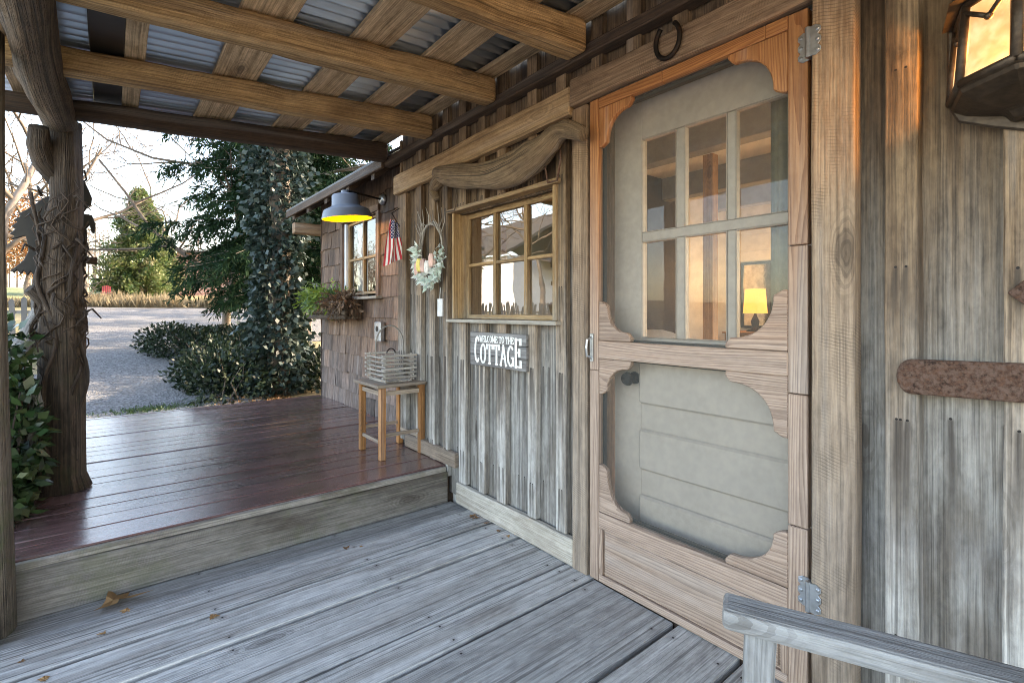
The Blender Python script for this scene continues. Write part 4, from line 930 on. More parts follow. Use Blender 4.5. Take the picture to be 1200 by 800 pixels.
for k, (dx, dz, mt) in enumerate(((.085, -.08, m_yel), (.035, -.085, m_pink), (-.02, -.10, m_wht), (-.075, -.06, m_pink), (.115, -.10, m_pink))):
    m = MB()
    for j in range(5): m.blob((cx + dx + .012 * math.cos(j * 1.26), -1.56 + .012 * math.sin(j * 1.26), cz + dz), .015, .012, .045, lump=.1, sides=8)
    m.build('felt_tulip', mt, wr_, smooth=True)
settle(wr_)
# paper tag
m = MB(); m.box(2.69, 2.75, -1.6205, -1.612, 1.12, 1.23, 'z'); m.tube([(2.72, -1.61, 1.23), (2.715, -1.615, 1.30)], .0015, 5); solo('hanging_tag', m, plain('paper_tag', (.62, .62, .62), .6), 'small pale card tag hung on the wall beside the window', 'tag')
# rusty iron bars at right
m = MB(); q = []
for k in range(9): a = R(90 + 180 * k / 8); q.append((.345 - .028 * math.cos(a) * 1. if False else .345 + .028 * -math.cos(a), .985 + .044 * math.sin(a)))
pts = [(.345 + .03 * math.sin(R(180 * k / 8)), .985 + .044 * math.cos(R(180 * k / 8))) for k in range(9)] + [(-.5, .965), (-.5, 1.053)]
m.prism(pts, (0, -1.600, 0), (1, 0, 0), (0, 0, 1), (0, .026, 0)); solo('iron_strap', m, m_iron, 'rusty brown iron strap with rounded end bolted flat across the boards', 'iron strap', bevel=.007, seg=3)
m = MB(); m.prism([(.172, 1.192), (.128, 1.236), (.10, 1.222), (-.5, 1.235), (-.5, 1.16), (.10, 1.166), (.128, 1.15)], (0, -1.600, 0), (1, 0, 0), (0, 0, 1), (0, .022, 0)); solo('iron_pointer', m, m_iron, 'rusty iron bar ending in an arrow point on the right-hand boards', 'iron bar', bevel=.005, seg=2)
# lantern
LX, LY = .137, -1.6
ln_ = thing('wall_lantern', 'lit bronze wall lantern with amber glass panels', 'lantern', (LX, -1.6, 1.6))
def ring(s_, z, yb=-1.585): return [Vector((LX + .132 * s_, yb, z)), Vector((LX + .095 * s_, yb + .125 * s_, z)), Vector((LX, yb + .195 * s_, z)), Vector((LX - .095 * s_, yb + .125 * s_, z)), Vector((LX - .132 * s_, yb, z))]
zb, zt = 1.652, 1.825
lowr, top_ = ring(1., zb), ring(.9, zt)
m = MB()
for a, b in zip(lowr, top_): m.tube([a, b], .010, 8)
for rg in (lowr, top_):
    for a, b in zip(rg[:-1], rg[1:]): m.tube([a, b], .010, 8)
for i in range(4):                                                    # v-shaped bars at the panel tops
    a0, a1 = top_[i], top_[i + 1]; b0, b1 = lowr[i], lowr[i + 1]; mid = (a0 + a1) / 2 * .68 + (b0 + b1) / 2 * .32
    L0, L1 = a0 * .9 + b0 * .1, a1 * .98 + b1 * .02; out = (mid - Vector((LX, -1.6, mid.z))).normalized() * .004
    m.tube([L0 + out, mid + out], .0055, 6); m.tube([mid + out, L1 + out], .0055, 6); m.blob(mid + out, .008, .008, .008, lump=0)
m.build('cage', m_bronze, ln_, smooth=True)
m = MB()
for i in range(4):
    i0 = len(m.v); m.v += [lowr[i], lowr[i + 1], top_[i + 1], top_[i]]; m.face((i0, i0 + 1, i0 + 2, i0 + 3), [(0, 0), (1, 0), (1, 1), (0, 1)], .5)
m.build('glass', m_amber, ln_)
def shell(rings_):
    i0 = len(m.v); k = len(rings_[0])
    for r_ in rings_: m.v.extend(r_)
    for i in range(len(rings_) - 1):
        for j in range(k - 1): a = i0 + i * k + j; m.face((a, a + 1, a + k + 1, a + k), [(0, 0), (.1, 0), (.1, .1), (0, .1)], .5)
    m.face(tuple(range(i0, i0 + k)), [(0, 0)] * k, .5); m.face(tuple(range(i0 + (len(rings_) - 1) * k, i0 + len(rings_) * k)), [(0, 0)] * k, .5)
m = MB(); shell([ring(1.0, zb - .008), ring(.97, zb - .02), ring(.80, zb - .036), ring(.55, zb - .047), ring(.30, zb - .055), ring(.2, zb - .075)]); m.build('lower_bowl', m_bronze, ln_, bevel=.004)
m = MB(); shell([ring(1.12, zt + .004), ring(1.12, zt + .016), ring(.8, zt + .06), ring(.35, zt + .10), ring(.12, zt + .12)]); m.build('cap', m_bronze, ln_, bevel=.004)
m = MB(); m.prism([(-.06, -.075), (0, -.10), (.06, -.075), (.12, -.045), (.14, .0), (.14, .2), (.08, .3), (0, .33), (-.08, .3), (-.14, .2), (-.14, .0), (-.12, -.045)], (LX, -1.6015, zb), (1, 0, 0), (0, 0, 1), (0, .012, 0)); m.build('back_plate', m_bronze, ln_, bevel=.004); settle(ln_)
pl = bpy.data.lights.new('lantern_bulb', 'POINT'); pl.energy = 1.5; pl.color = (1., .58, .24); pl.shadow_soft_size = .03; lo = bpy.data.objects.new('lantern_bulb', pl); COL.objects.link(lo); lo.location = (LX, -1.50, 1.74)
# ------------------------------------------------------------------ stool, basket
st = thing('wooden_stool', 'square wooden stool with orange legs standing on the raised deck', 'stool', (3.14, -1.48, .202))
zt_ = .685; lx = (2.985, 3.305); ly = (-1.345, -1.625); s_ = .019
for X in lx:
    for Y in ly:
        m = MB(); m.box(X - s_, X + s_, Y - s_, Y + s_, .203, zt_ - .0205, 'z'); m.build('leg', m_stool, st, bevel=.003)
for Y in ly:
    for zz, hh_ in ((zt_ - .075, .028), (.30, .022)):
        m = MB(); m.box(lx[0] + s_, lx[1] - s_, Y - .008, Y + .008, zz, zz + hh_); m.build('stretcher', m_stoptop, st, bevel=.002)
for X in lx:
    for zz, hh_ in ((zt_ - .075, .028), (.345, .022)):
        m = MB(); m.box(X - .008, X + .008, ly[1] + s_, ly[0] - s_, zz, zz + hh_, 'y'); m.build('stretcher', m_stoptop, st, bevel=.002)
m = MB()
for k in range(3): a = 2.945 + k * .1335; m.box(a, a + .1325, -1.645, -1.295, zt_ - .02, zt_, 'y')
m.build('seat', m_stoptop, st, bevel=.003); settle(st)
bk = thing('slat_basket', 'grey slatted wooden basket with tall hoop handle on the stool', 'basket', (3.13, -1.47, zt_))
m = MB(); ca, sa = math.cos(R(0)), math.sin(R(0)); bw, bdp = .135, .10; BX, BY = 3.14, -1.475
for k in range(6):
    zz = zt_ + .014 + k * .0285
    for sg_ in (-1, 1):
        m.plank((BX - bw - .012, BY + sg_ * bdp - .004, zz), (2 * bw + .024, U(-.003, .003), U(-.003, .003)), (0, .008, 0), (0, 0, .009), seg=5, wob=.002)
        m.plank((BX + sg_ * bw - .009, BY - bdp - .022, zz + .012), (U(-.004, .004), 2 * bdp + .044, U(-.003, .003)), (.018, 0, 0), (0, 0, .014), seg=5, wob=.003)
for sx in (-1, 1):
    for sy in (-1, 1): m.box(BX + sx * (bw - .012) - .004, BX + sx * (bw - .012) + .004, BY + sy * (bdp - .009) - .004, BY + sy * (bdp - .009) + .004, zt_ + .002, zt_ + .19, 'z')
m.build('slat', m_twig, bk, bevel=.002)
m = MB()
for k in range(6): m.box(BX - bw + .01, BX + bw - .01, BY - bdp + .01 + k * .031, BY - bdp + .036 + k * .031, zt_ + .002, zt_ + .011)
m.build('base', m_twig, bk)
m = MB(); pts = [(BX, BY - .105 + 0, zt_ + .05), (BX, BY - .10, zt_ + .25)]
pts = [(BX + .01, BY + .10 * math.cos(R(a)), zt_ + .24 + .13 * math.sin(R(a))) for a in range(0, 181, 12)]
pts = [(BX + .01, BY + .10, zt_ + .03)] + pts + [(BX + .01, BY - .10, zt_ + .03)]
m.tube(pts, .0055, 8); m.build('handle', m_twig, bk, smooth=True)
m = MB(); m.tube([(BX - .01, BY + .03 * math.cos(R(a)), zt_ + .185 + .03 * math.sin(R(a))) for a in range(0, 181, 15)], .004, 6); m.build('clasp', m_darkiron, bk); settle(bk)
# ------------------------------------------------------------------ chair in the foreground
ch = thing('porch_chair', 'bleached grey wooden armchair, only its arm in view at lower right', 'chair', (.05, -.6, 0))
A0, A1 = Vector((.445, -.835, .645)), Vector((.03, -1.035, .632)); da = (A1 - A0).normalized(); nb = Vector((-da.y, da.x, 0)); nb = nb if nb.y > 0 else -nb
def armb(off):
    m = MB(); o_ = A0 + nb * off; m.plank(o_ + Vector((0, 0, -.034)), (A1 - A0) * 1.32, nb * .062, (0, 0, .034), seg=20, wob=.004); return m
armb(-.03).build('arm', m_arm, ch, bevel=.008, seg=2); armb(.50).build('arm', m_arm, ch, bevel=.008, seg=2)
for off in (-.03, .50):
    m = MB(); o_ = A0 + nb * (off + .008) + da * .03; m.plank((o_.x + .02 * da.x * -1, o_.y, .0), Vector((0, 0, .6105)) + da * .02, da * .05, nb * .046, seg=8, wob=.003); m.build('leg', m_arm, ch, bevel=.006)
    m = MB(); o_ = A0 + nb * (off + .008) + da * .5; m.plank((o_.x, o_.y, .0), Vector((0, 0, .95)) + da * .10, da * .045, nb * .046, seg=8, wob=.003); m.build('leg', m_arm, ch, bevel=.006)
m = MB()
for k in range(5): o_ = A0 + da * (.06 + k * .092); m.plank((o_.x + nb.x * .03, o_.y + nb.y * .03, .375 - .01 * k), nb * .47, da * .082, (0, 0, .022), seg=4, wob=.002)
m.build('seat', m_arm, ch, bevel=.004)
m = MB()
for k in range(4): o_ = A0 + da * (.55 + .022 * k) + nb * .03; m.plank((o_.x, o_.y, .48 + .115 * k), nb * .47, (0, 0, .085), da * .02, seg=4, wob=.002)
m.build('backrest', m_arm, ch, bevel=.004); settle(ch)

# ------------------------------------------------------------------ dead leaves on the floor
def deadleaf(x, y, z, s_, lab, grp=None):
    m = MB(); rot = U(0, 6.28); pts = []
    LB = [1.45, .8, .5, .95, .6, 1.15, .6, .42, .5, .42, .55, 1.2, .62, 1., .5, .85]
    for k in range(16):
        a = 6.283 * k / 16; r_ = s_ * LB[k] * U(.85, 1.15); pts.append((r_ * math.cos(a), r_ * math.sin(a) * .8))
    i0 = len(m.v); m.v.append(Vector((x, y, z + s_ * .22)))
    for a, b in pts:
        q = Vector((a * math.cos(rot) - b * math.sin(rot), a * math.sin(rot) + b * math.cos(rot), 0)); m.v.append(Vector((x, y, z + .003)) + q + Vector((0, 0, abs(U(0, .35)) * s_)))
    rr = random.random()
    for k in range(16): m.face((0, 1 + k, 1 + (k + 1) % 16), [(0, 0), (1, 0), (0, 1)], rr)
    return solo('dead_leaf', m, l_dead, lab, 'leaf', grp)
x, y = FL(133, 692); deadleaf(x - .06, y, -.028, .085, 'large tan dead leaf lying against the step')
G_ = 'dead leaves scattered on the porch floor'
for u, v in ((148, 717), (121, 743), (250, 724), (405, 643), (423, 641), (612, 590), (628, 594), (640, 603), (620, 584), (652, 608), (52, 797), (25, 776)):
    x, y = FL(u, v); deadleaf(x, max(y, -1.58), 0, U(.012, .026), 'small curled brown leaf fragment lying on the grey floor boards', G_)

# ------------------------------------------------------------------ ivy shrub and props at the log post
def shell_leaves(n, cents, rads, L, W, up=.3, jit=.6, shell=(.72, 1.05)):
    cents = np.array(cents, float); rads = np.array(rads, float); wgt = (rads[:, 0] * rads[:, 1] + rads[:, 2] * rads[:, 1] + rads[:, 0] * rads[:, 2]); k = RNG.choice(len(cents), n, p=wgt / wgt.sum())
    d = unit(RNG.normal(size=(n, 3))); P = cents[k] + d * rads[k] * RNG.uniform(*shell, n)[:, None]
    D = d + RNG.normal(0, jit, (n, 3)) + [0, 0, up]
    return leaves(P, D, RNG.uniform(.6, 1.1, n) * L, RNG.uniform(.6, 1.1, n) * W, .12), P
iv = thing('ivy_shrub', 'glossy green ivy bush growing beside the crooked log post', 'ivy', (3.4, .42, -.1))
V_, P_ = shell_leaves(4600, [(3.36, .38, .5), (3.5, .47, .72), (3.25, .44, .25), (3.6, .52, .45), (3.1, .54, .1), (3.7, .48, .1), (3.45, .44, .93)], [(.18, .14, .3), (.2, .16, .2), (.23, .15, .3), (.22, .2, .4), (.25, .2, .25), (.25, .2, .35), (.15, .13, .16)], .075, .045, .1, .8, (.5, 1.1))
quads('foliage', V_, l_ivy, np.clip(RNG.normal(.5, .25, len(V_)), 0, 1), iv)
m = MB()
for k in range(14):
    x, y = U(3.15, 3.7), U(.4, .55); m.tube([(x, y, -.1), (x + U(-.1, .1), y - .06, .35), (x + U(-.15, .15), y - U(.03, .12), U(.6, 1.0))], [.008, .006, .003], 5)
m.build('branches', m_vine, iv); settle(iv)
def pp(u, v, f): return DP(u, v, f)
m = MB(); m.tube(*smoothpath([pp(12, 425, 2.75), pp(30, 400, 2.8), pp(46, 372, 2.85), pp(62, 348, 2.9)], [.055, .05, .048, .045]), 12, lump=.12); solo('leaning_log', m, m_branch, 'short grey sawn log leaning on the crooked post above the ivy', 'log', smooth=True)
m = MB(); m.tube(*smoothpath([pp(22, 545, 2.5), pp(36, 500, 2.55), pp(50, 450, 2.6), pp(55, 418, 2.65)], [.035, .04, .03, .02]), 10, lump=.25); solo('dead_branch', m, m_branch, 'pale bleached dead branch standing inside the ivy bush', 'branch', smooth=True)

# ------------------------------------------------------------------ garden beyond
def gz(x, y): return ground_z(x, y)
# low shrub bed
hd = thing('low_shrub', 'wide low dark evergreen shrub beside the raised deck', 'shrub', (8.6, -1.9, .06))
cs, rs = [], []
for k in range(34):
    t = U(0, 1); x = 6.6 + 5.2 * t; y = -1.95 + .75 * t + U(-.75, .75) * (1.1 - .35 * t); z0 = gz(x, y); h_ = U(.42, .62)
    if x < 7.5 and -2.3 < y < -1.2: x += .75
    cs.append((x, y, z0 + h_ * .42)); rs.append((U(.45, .65), U(.4, .55), h_ * .62))
V_, P_ = shell_leaves(30000, cs, rs, .075, .042, .25, .7, (.7, 1.06)); V_ = V_[P_[:, 2] > .02]
quads('foliage', V_, l_hedge, np.clip(RNG.normal(.45, .25, len(V_)), 0, 1), hd)
m = MB()
for (x, y, z), r_ in zip(cs, rs):
    for q in range(3): m.tube([(x + U(-.1, .1), y + U(-.1, .1), gz(x, y)), (x + U(-.2, .2), y + U(-.2, .2), z), (x + U(-.35, .35), y + U(-.35, .35), z + r_[2] * .8)], [.012, .008, .003], 5)
m.build('branches', m_twigs, hd); settle(hd)
# ivy clad trunk
it = thing('ivy_tree', 'straight tree trunk thickly clad in pale ivy beyond the deck', 'tree', (7.05, -1.72, .05))
m = MB(); m.tube([(7.05, -1.72, .0), (7.05, -1.72, .5), (7.03, -1.74, 2.), (7.07, -1.72, 4.), (7.05, -1.7, 7.5)], [.17, .14, .13, .12, .07], 12, lump=.12); m.build('trunk', m_treebark, it, smooth=True)
n = 15000; z = RNG.uniform(.1, 6.5, n); a = RNG.uniform(0, 6.283, n); q = .15 + .07 * np.sin(z * 2.1 + a * 2) ** 2 + RNG.gamma(2., .05, n) * (.6 + .4 * np.sin(z * 1.3 + 1.) ** 2)
P = np.stack([7.05 + q * np.cos(a), -1.72 + q * np.sin(a), z], 1); D = np.stack([np.cos(a), np.sin(a), np.full(n, -.6)], 1) + RNG.normal(0, .5, (n, 3))
quads('ivy_foliage', leaves(P, D, RNG.uniform(.05, .10, n), RNG.uniform(.05, .085, n), .1), l_trunkivy, np.clip(RNG.normal(.5, .28, n), 0, 1), it); settle(it)

def spruce(x, y, h, rad, nb, label, z_low=.4, mat=l_spruce, dens=1., group=None, sprayL=.16):
    z0 = gz(x, y); t = thing('spruce_tree', label, 'tree', (x, y, z0), group)
    m = MB(); m.tube([(x, y, z0 - .1), (x, y, z0 + h * .5), (x, y, z0 + h)], [.2 * h / 9, .13 * h / 9, .01], 10, lump=.1)
    VV, RR = [], []
    for k in range(nb):
        s_ = (k + .5) / nb; zb_ = z0 + z_low + (h - z_low - .2) * s_; L = rad * (1 - s_) ** .75 * U(.65, 1.12) * min(1., .66 + 2.2 * s_) + .15; a = k * 2.399 + U(-.4, .4); dirv = np.array([math.cos(a), math.sin(a), 0.])
        up0 = U(.05, .25); pts = []
        for i in range(9):
            q = i / 8; pts.append(np.array([x, y, zb_]) + dirv * L * q + np.array([0, 0, L * (up0 * q - .42 * q * q + .12 * q ** 4)]))
        m.tube([tuple(p) for p in pts], [max(.028 * L / 3 * (1 - i / 9), .004) for i in range(9)], 5, caps=False)
        nbl = int(26 * L / 2.5 * dens) + 5; perp = np.cross(dirv, [0, 0, 1.])
        for j in range(nbl):
            q = U(.12, 1.); i = min(int(q * 8), 7); fr_ = q * 8 - i; p = pts[i] * (1 - fr_) + pts[i + 1] * fr_
            sd_ = random.choice((-1, 1)); bl_len = U(.25, .7) * (.35 + .65 * L / rad) * (1.15 - .6 * q)
            ns = max(int(bl_len / .045), 4); tt = np.linspace(0, 1, ns)[:, None]
            dv = unit((dirv * U(.2, .9) + perp * sd_ * U(.3, 1.))[None])[0]
            C = p + dv * tt * bl_len * .75 + np.array([0, 0, -1.]) * (tt ** 1.5) * bl_len * U(.35, 1.)
            dd = np.gradient(C, axis=0)
            for rep in range(3):
                side = RNG.normal(0, .55, (ns, 3)); VV.append(leaves(C + RNG.normal(0, .012, (ns, 3)), unit(dd) + side, RNG.uniform(.6, 1.1, ns) * sprayL, .022)); RR.append(np.clip(RNG.normal(.42, .22, ns) + .2 * (tt[:, 0] - .5), 0, 1))
    m.build('trunk', m_treebark, t); quads('needles', np.concatenate(VV), mat, np.concatenate(RR), t); settle(t); return t
spruce(9.9, -2.62, 9.5, 2.5, 175, 'large dark drooping spruce right behind the ivy-clad trunk', 1.15, dens=2.3)
spruce(13.5, -3.9, 10., 2.6, 70, 'second tall spruce standing behind the large one', .8, dens=1.3, sprayL=.22)
spruce(17.4, -4.7, 8.5, 1.9, 45, 'slim spruce added out of sight behind the ivy-clad trunk to shade the drive', .8, dens=.8, sprayL=.24)  # hidden tree added to cast shade on the gravel
spruce(20.5, -6.6, 9., 2.2, 50, 'third spruce farther off behind the two larger ones', .8, dens=.7, sprayL=.26)
# pyramid evergreen
def cone_tree(x, y, z0, h, rad, n, L, label):
    t = thing('pyramid_evergreen', label, 'tree', (x, y, z0))
    m = MB(); m.tube([(x, y, z0 - .2), (x, y, z0 + h * .6), (x, y, z0 + h * .97)], [.16, .09, .015], 8)
    VV, RR = [], []
    nb = 420; per = n // nb
    for k in range(nb):
        s_ = U(0, 1) ** 1.35; zz = z0 + .1 + h * .95 * s_; rr = rad * (1 - s_) ** .8 * U(.55, 1.08) * (.85 + .2 * mnoise.noise(Vector((k * .31, s_ * 5, 1)))) + .08; a = U(0, 6.283)
        tip = np.array([x + rr * math.cos(a), y + rr * math.sin(a), zz + .12 * rr]); st0 = np.array([x, y, zz]); tint = np.clip(random.gauss(.5, .22), 0, 1)
        if k % 3 == 0: m.tube([tuple(st0), tuple(tip)], [.015, .004], 4, caps=False)
        q = RNG.uniform(.35, 1., per)[:, None]; P = st0 + (tip - st0) * q + RNG.normal(0, .13, (per, 3)) * (1.2 - .4 * q)
        VV.append(leaves(P, RNG.normal(0, .7, (per, 3)) + (tip - st0) / rr * .6 + [0, 0, .35], RNG.uniform(.6, 1.2, per) * L, L * .5, .1)); RR.append(np.clip(RNG.normal(tint, .15, per), 0, 1))
    m.build('trunk', m_treebark, t); quads('foliage', np.concatenate(VV), l_holly, np.concatenate(RR), t); settle(t)
PX, PY = 34.5, -1.25; cone_tree(PX, PY, gz(PX, PY), 6.0, 2.85, 36000, .17, 'dense pyramid-shaped evergreen at the far side of the gravel drive')

def bare_tree(x, y, h, label, seed, spread=.55, lv=5, r0=None, group=None, mat=None, name='bare_tree', z0=None, minr=.004, lean=(0, 0), kids=(2, 4), low=.3):
    rs_ = random.Random(seed); z0 = gz(x, y) if z0 is None else z0; t = thing(name, label, 'tree', (x, y, z0), group); r0 = r0 or h * .018
    tr, cr = MB(), MB()
    def grow(p, d, L, r, l):
        m_ = tr if l >= lv - 0 else cr
        n = 6 if l == lv else 4; pts = [p]; dd = d.copy(); rad = [r]
        for i in range(n):
            dd = (dd + Vector((rs_.gauss(0, .16), rs_.gauss(0, .16), rs_.gauss(.03, .12)))).normalized(); pts.append(pts[-1] + dd * L / n); rad.append(r * (1 - .62 * (i + 1) / n))
        m_.tube(pts, [max(q, minr) for q in rad], 7 if l == lv else (5 if l > 2 else 3), caps=False, rnd=.5)
        if l <= 1: return
        kk = rs_.randint(*kids) + (3 if l == lv else 0)
        for k in range(kk):
            q = rs_.uniform(low if l == lv else .25, 1.); i = min(int(q * n), n - 1); pp_ = pts[i].lerp(pts[i + 1], q * n - i)
            sd_ = Vector((rs_.gauss(0, 1), rs_.gauss(0, 1), rs_.gauss(.15, .5))).normalized(); nd = (dd * (1 - spread) + sd_ * spread * 1.3).normalized()
            grow(pp_, nd, L * rs_.uniform(.45, .72), rad[i] * .62, l - 1)
    grow(Vector((x, y, z0 - .1)), Vector((lean[0], lean[1], 1)).normalized(), h * .62, r0, lv)
    tr.build('trunk', mat or m_treebark, t, smooth=True); cr.build('crown', m_twigs if mat is None else mat, t, smooth=True); settle(t); return t
bare_tree(16., 2.1, 9., 'leafless tree whose fine twigs hang across the sky left of the drive', 77, .62, 6, .13, None, minr=.0055, low=.3)
G3 = 'leafless trees beyond the gravel drive'
bare_tree(12.2, -1.9, 8.5, 'leafless tree with long arching branches left of the large spruce', 5, .62, 5, .09, G3, minr=.006, lean=(-.05, .16), low=.22)
bare_tree(30., .9, 10., 'leafless tree behind and left of the pyramid evergreen', 9, .55, 5, .16, G3, minr=.012)
bare_tree(40., -3.6, 11., 'leafless tree rising behind the pyramid evergreen', 12, .55, 5, .17, G3, minr=.014)
bare_tree(26., 1.6, 9., 'leafless tree at the lawn edge left of the crooked post', 21, .55, 5, .14, G3, minr=.011)
bare_tree(24., -6.5, 10., 'leafless tree showing between the spruce branches', 33, .55, 5, .16, G3, minr=.011)
# rust-leaved beech
bt = bare_tree(33., 3.1, 6., 'small tree still holding rust-orange leaves beyond the lawn', 41, .6, 5, .12, None, name='rust_leaved_tree', minr=.012)
n = 7000; d = unit(RNG.normal(size=(n, 3))); P = np.array([33., 3.1, gz(33, 3.1) + 3.0]) + d * [1.7, 1.7, 2.2] * (RNG.random((n, 1)) ** .4)
o = quads('leaf_cluster', leaves(P, RNG.normal(size=(n, 3)) + [0, 0, -.5], .14, .08, .15), l_beech, RNG.random(n), bt); o.location = -bt.location
# dry grass border
n = 15000; gx = RNG.uniform(24.6, 26.6, n); gy = RNG.uniform(-15, 4, n); clump = np.array([.5 + .8 * max(0, mnoise.noise(Vector((a * .9, b * .9, 7.)))+.3) for a, b in zip(gx, gy)]); P = np.stack([gx, gy, np.array([gz(a, b) for a, b in zip(gx, gy)])], 1)
D = RNG.normal(0, .35, (n, 3)) + [-.1, .1, 1]; tag(quads('dry_grass', leaves(P, D, RNG.uniform(.35, .75, n) * clump, .04), l_dry, RNG.random(n)), 'strip of tall dry straw-coloured grass along the far drive edge', 'grass', kind='stuff')
# tan ground leaf litter tufts near the drive edge / by deck
n = 700; q_ = RNG.normal(0, 1, (n, 2)); gx = 6.75 + q_[:, 0] * .12; gy = -.35 + q_[:, 1] * .22; P = np.stack([gx, gy, np.array([gz(a, b) + .015 for a, b in zip(gx, gy)])], 1)
tag(quads('moss_tuft', leaves(P, RNG.normal(0, .7, (n, 3)) + [0, 0, .7], .035, .012), l_holly, RNG.random(n) * .4), 'small green tuft of moss growing in the gravel', 'moss', kind='stuff')
n = 900; gx = RNG.uniform(5.85, 7.2, n); gy = RNG.uniform(-1.75, -.95, n); P = np.stack([gx, gy, np.array([gz(a, b) + .01 for a, b in zip(gx, gy)])], 1)
tag(quads('leaf_litter', leaves(P, RNG.normal(0, 1, (n, 3)) * [1, 1, .15], RNG.uniform(.03, .06, n), .03, .2), l_dead, RNG.random(n)), 'brown fallen leaves on the soil at the deck end', 'leaf litter', kind='stuff')
# brick building
bx0, by0 = 36., -3.3
br = thing('brick_building', 'low red brick outbuilding with flat roof behind the drive', 'building', (40, -9, gz(38, -9)))
zb_ = gz(37, -6) - .4; m = MB(); m.box(36.5, 42, -16, -2.9, zb_, zb_ + 3.0); m.build('wall', m_brick, br)
m = MB(); m.box(36.2, 42.3, -16.3, -2.6, zb_ + 3.002, zb_ + 3.16); m.build('roof', m_roofdark, br)
m = MB(); m.box(36.47, 36.499, -5.6, -4.6, zb_ + 2.0, zb_ + 2.7); m.build('window', m_black, br); settle(br)
# red garden chair
rc = thing('garden_chair', 'red slatted garden chair standing left of the pyramid evergreen', 'chair', (28.6, .15, gz(28.6, .15))); rx0, ry0 = 28.6, .15; rz0 = gz(rx0, ry0)
m = MB()
for k in range(5): m.plank((rx0 + .25, ry0 - .25 + k * .105, rz0 + .3), (.28, 0, .75 - .03 * abs(k - 2)), (0, .09, 0), (0.02, 0, -.01))
m.build('backrest', m_red, rc)
m = MB()
for k in range(4): m.plank((rx0 - .28 + k * .13, ry0 - .28, rz0 + .36 - .02 * k), (0, .56, 0), (.11, 0, 0), (0, 0, .02))
m.build('seat', m_red, rc); rc.scale = (.62, .62, .72)
for sy in (-.33, .29):
    m = MB(); m.box(rx0 - .3, rx0 + .3, ry0 + sy - .03, ry0 + sy + .07, rz0 + .55, rz0 + .575); m.build('arm', m_red, rc)
    m = MB(); m.box(rx0 - .27, rx0 - .18, ry0 + sy, ry0 + sy + .03, rz0, rz0 + .549, 'z'); m.build('leg', m_red, rc)
    m = MB(); m.plank((rx0 - .3, ry0 + sy, rz0 + .3), (.75, 0, -.3), (0, .03, 0), (0, 0, .08)); m.build('leg', m_red, rc)
settle(rc)
# picket fence
pk = thing('picket_fence', 'weathered pale picket fence of uneven stakes beyond the ivy bush', 'fence', (11, 4.5, gz(11, 4)))
m = MB(); y = .85
while y < 9.5:
    z0 = gz(11, y); ln = U(-.035, .035); h_ = U(.98, 1.1)
    m.prism([(-.033, 0), (.033, 0), (.033 + ln, h_ - .04), (ln, h_), (-.033 + ln, h_ - .04)], (11, y, z0), (0, 1, 0), (0, 0, 1), (.02, 0, 0)); y += U(.095, .125)
m.build('picket', plain('pale_picket_paint', (.15, .14, .13), .75, nscale=6, var=.2), pk)
m = MB()
for hz_ in (.28, .78): m.box(11.0215, 11.055, .8, 9.55, gz(11, 4) + hz_, gz(11, 4) + hz_ + .05, 'y')
m.build('rail', m_sill, pk); settle(pk)
# white house mirrored in the window
wh = thing('white_house', 'white clapboard house mirrored in the six-pane window', 'house', (24, 16, gz(24, 16)))
zb_ = gz(22, 15) - .3; m = MB(); m.box(21, 30, 13.2, 24, zb_, zb_ + 3.4)
for k in range(22): m.plank((20.985, 13.18, zb_ + .15 * k), (0, 10.8, 0), (.006, 0, .15), (.02, 0, 0)); m.plank((21, 13.17, zb_ + .15 * k), (9, 0, 0), (0, .006, .15), (0, .02, 0))
m.build('wall', m_white, wh)
m = MB(); m.prism([(12.7, 3.4), (18.6, 6.4), (24.5, 3.4), (24.5, 3.55), (18.6, 6.6), (12.7, 3.55)], (20.5, 0, zb_), (0, 1, 0), (0, 0, 1), (10, 0, 0)); m.build('roof', m_roofdark, wh)
m = MB(); m.box(20.95, 20.98, 16.6, 17.6, zb_, zb_ + 2.1, 'z'); m.build('door', plain('navy_door', (.03, .04, .07), .5), wh)
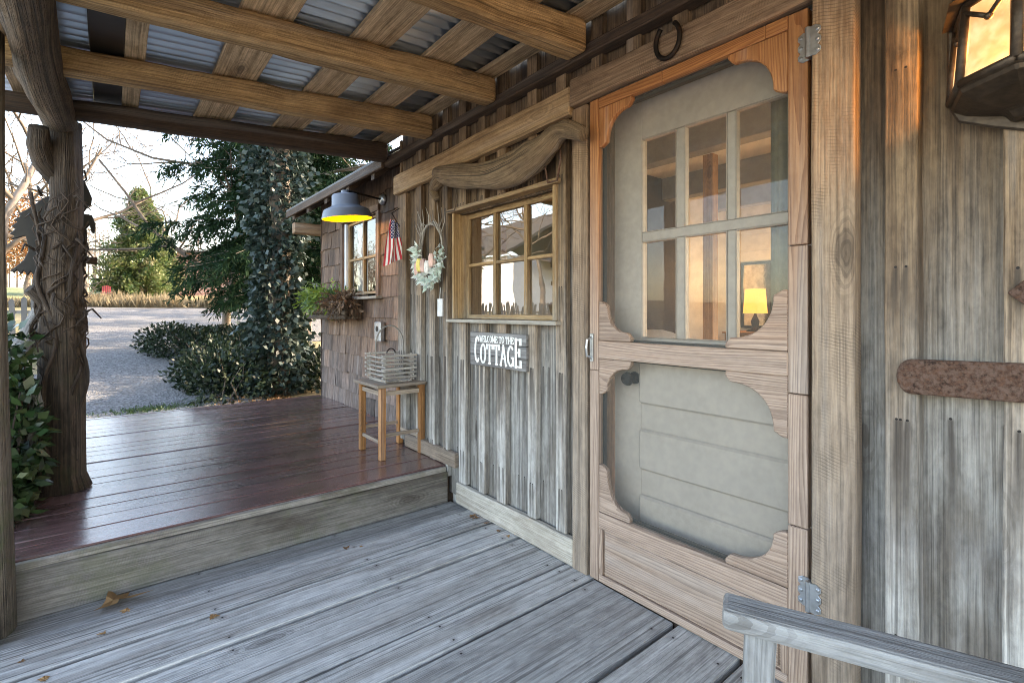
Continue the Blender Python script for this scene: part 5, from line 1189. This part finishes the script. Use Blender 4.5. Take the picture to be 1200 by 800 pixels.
m = MB(); m.box(19.4, 19.52, 15.3, 15.42, zb_, zb_ + 2.7, 'z'); m.box(19.4, 19.52, 18.3, 18.42, zb_, zb_ + 2.7, 'z'); m.plank((19.4, 15.42, zb_ + 2.1), (0, .6, .6), (.1, 0, 0), (0, -.07, .07)); m.box(19.35, 19.55, 15.0, 18.7, zb_ + 2.7, zb_ + 2.85, 'y'); m.build('porch_frame', m_inpost, wh)
m = MB(); m.prism([(19.2, 2.86), (20.97, 3.3), (20.97, 3.36), (19.2, 2.92)], (0, 14.9, zb_), (1, 0, 0), (0, 0, 1), (0, 3.9, 0)); m.build('porch_roof', m_roofdark, wh); settle(wh)
bare_tree(14.5, 9.5, 8., 'leafless sunlit tree mirrored in the small window', 51, .6, 5, .13, None, minr=.008)
bare_tree(17., 8.6, 9., 'second leafless sunlit tree mirrored in the small window', 57, .6, 5, .15, None, minr=.009)
# far woods
fw = MB(); rs_ = random.Random(3)
for k in range(260):
    x = rs_.uniform(75, 120); y = rs_.uniform(-45, 60); z0 = gz(x, y); h_ = rs_.uniform(7, 13)
    fw.tube([(x, y, z0), (x + rs_.uniform(-.3, .3), y, z0 + h_ * .5), (x + rs_.uniform(-.8, .8), y, z0 + h_)], [.14, .09, .02], 4, caps=False)
    for j in range(16):
        q = rs_.uniform(.25, .95); a = rs_.uniform(0, 6.28); L = h_ * .35 * (1.1 - q); p = (x, y, z0 + h_ * q); e_ = (x + L * math.cos(a), y + L * math.sin(a), z0 + h_ * q + L * .9); fw.tube([p, e_], [.045, .015], 3, caps=False)
        for i in range(3):
            b_ = a + rs_.uniform(-1, 1); t_ = rs_.uniform(.3, .9); s0 = (p[0] + (e_[0] - p[0]) * t_, p[1] + (e_[1] - p[1]) * t_, p[2] + (e_[2] - p[2]) * t_); fw.tube([s0, (s0[0] + L * .5 * math.cos(b_), s0[1] + L * .5 * math.sin(b_), s0[2] + L * .5)], [.02, .01], 3, caps=False)
tag(fw.build('far_woods', m_treebark), 'leafless grey-brown woods along the skyline', 'woods', kind='stuff')
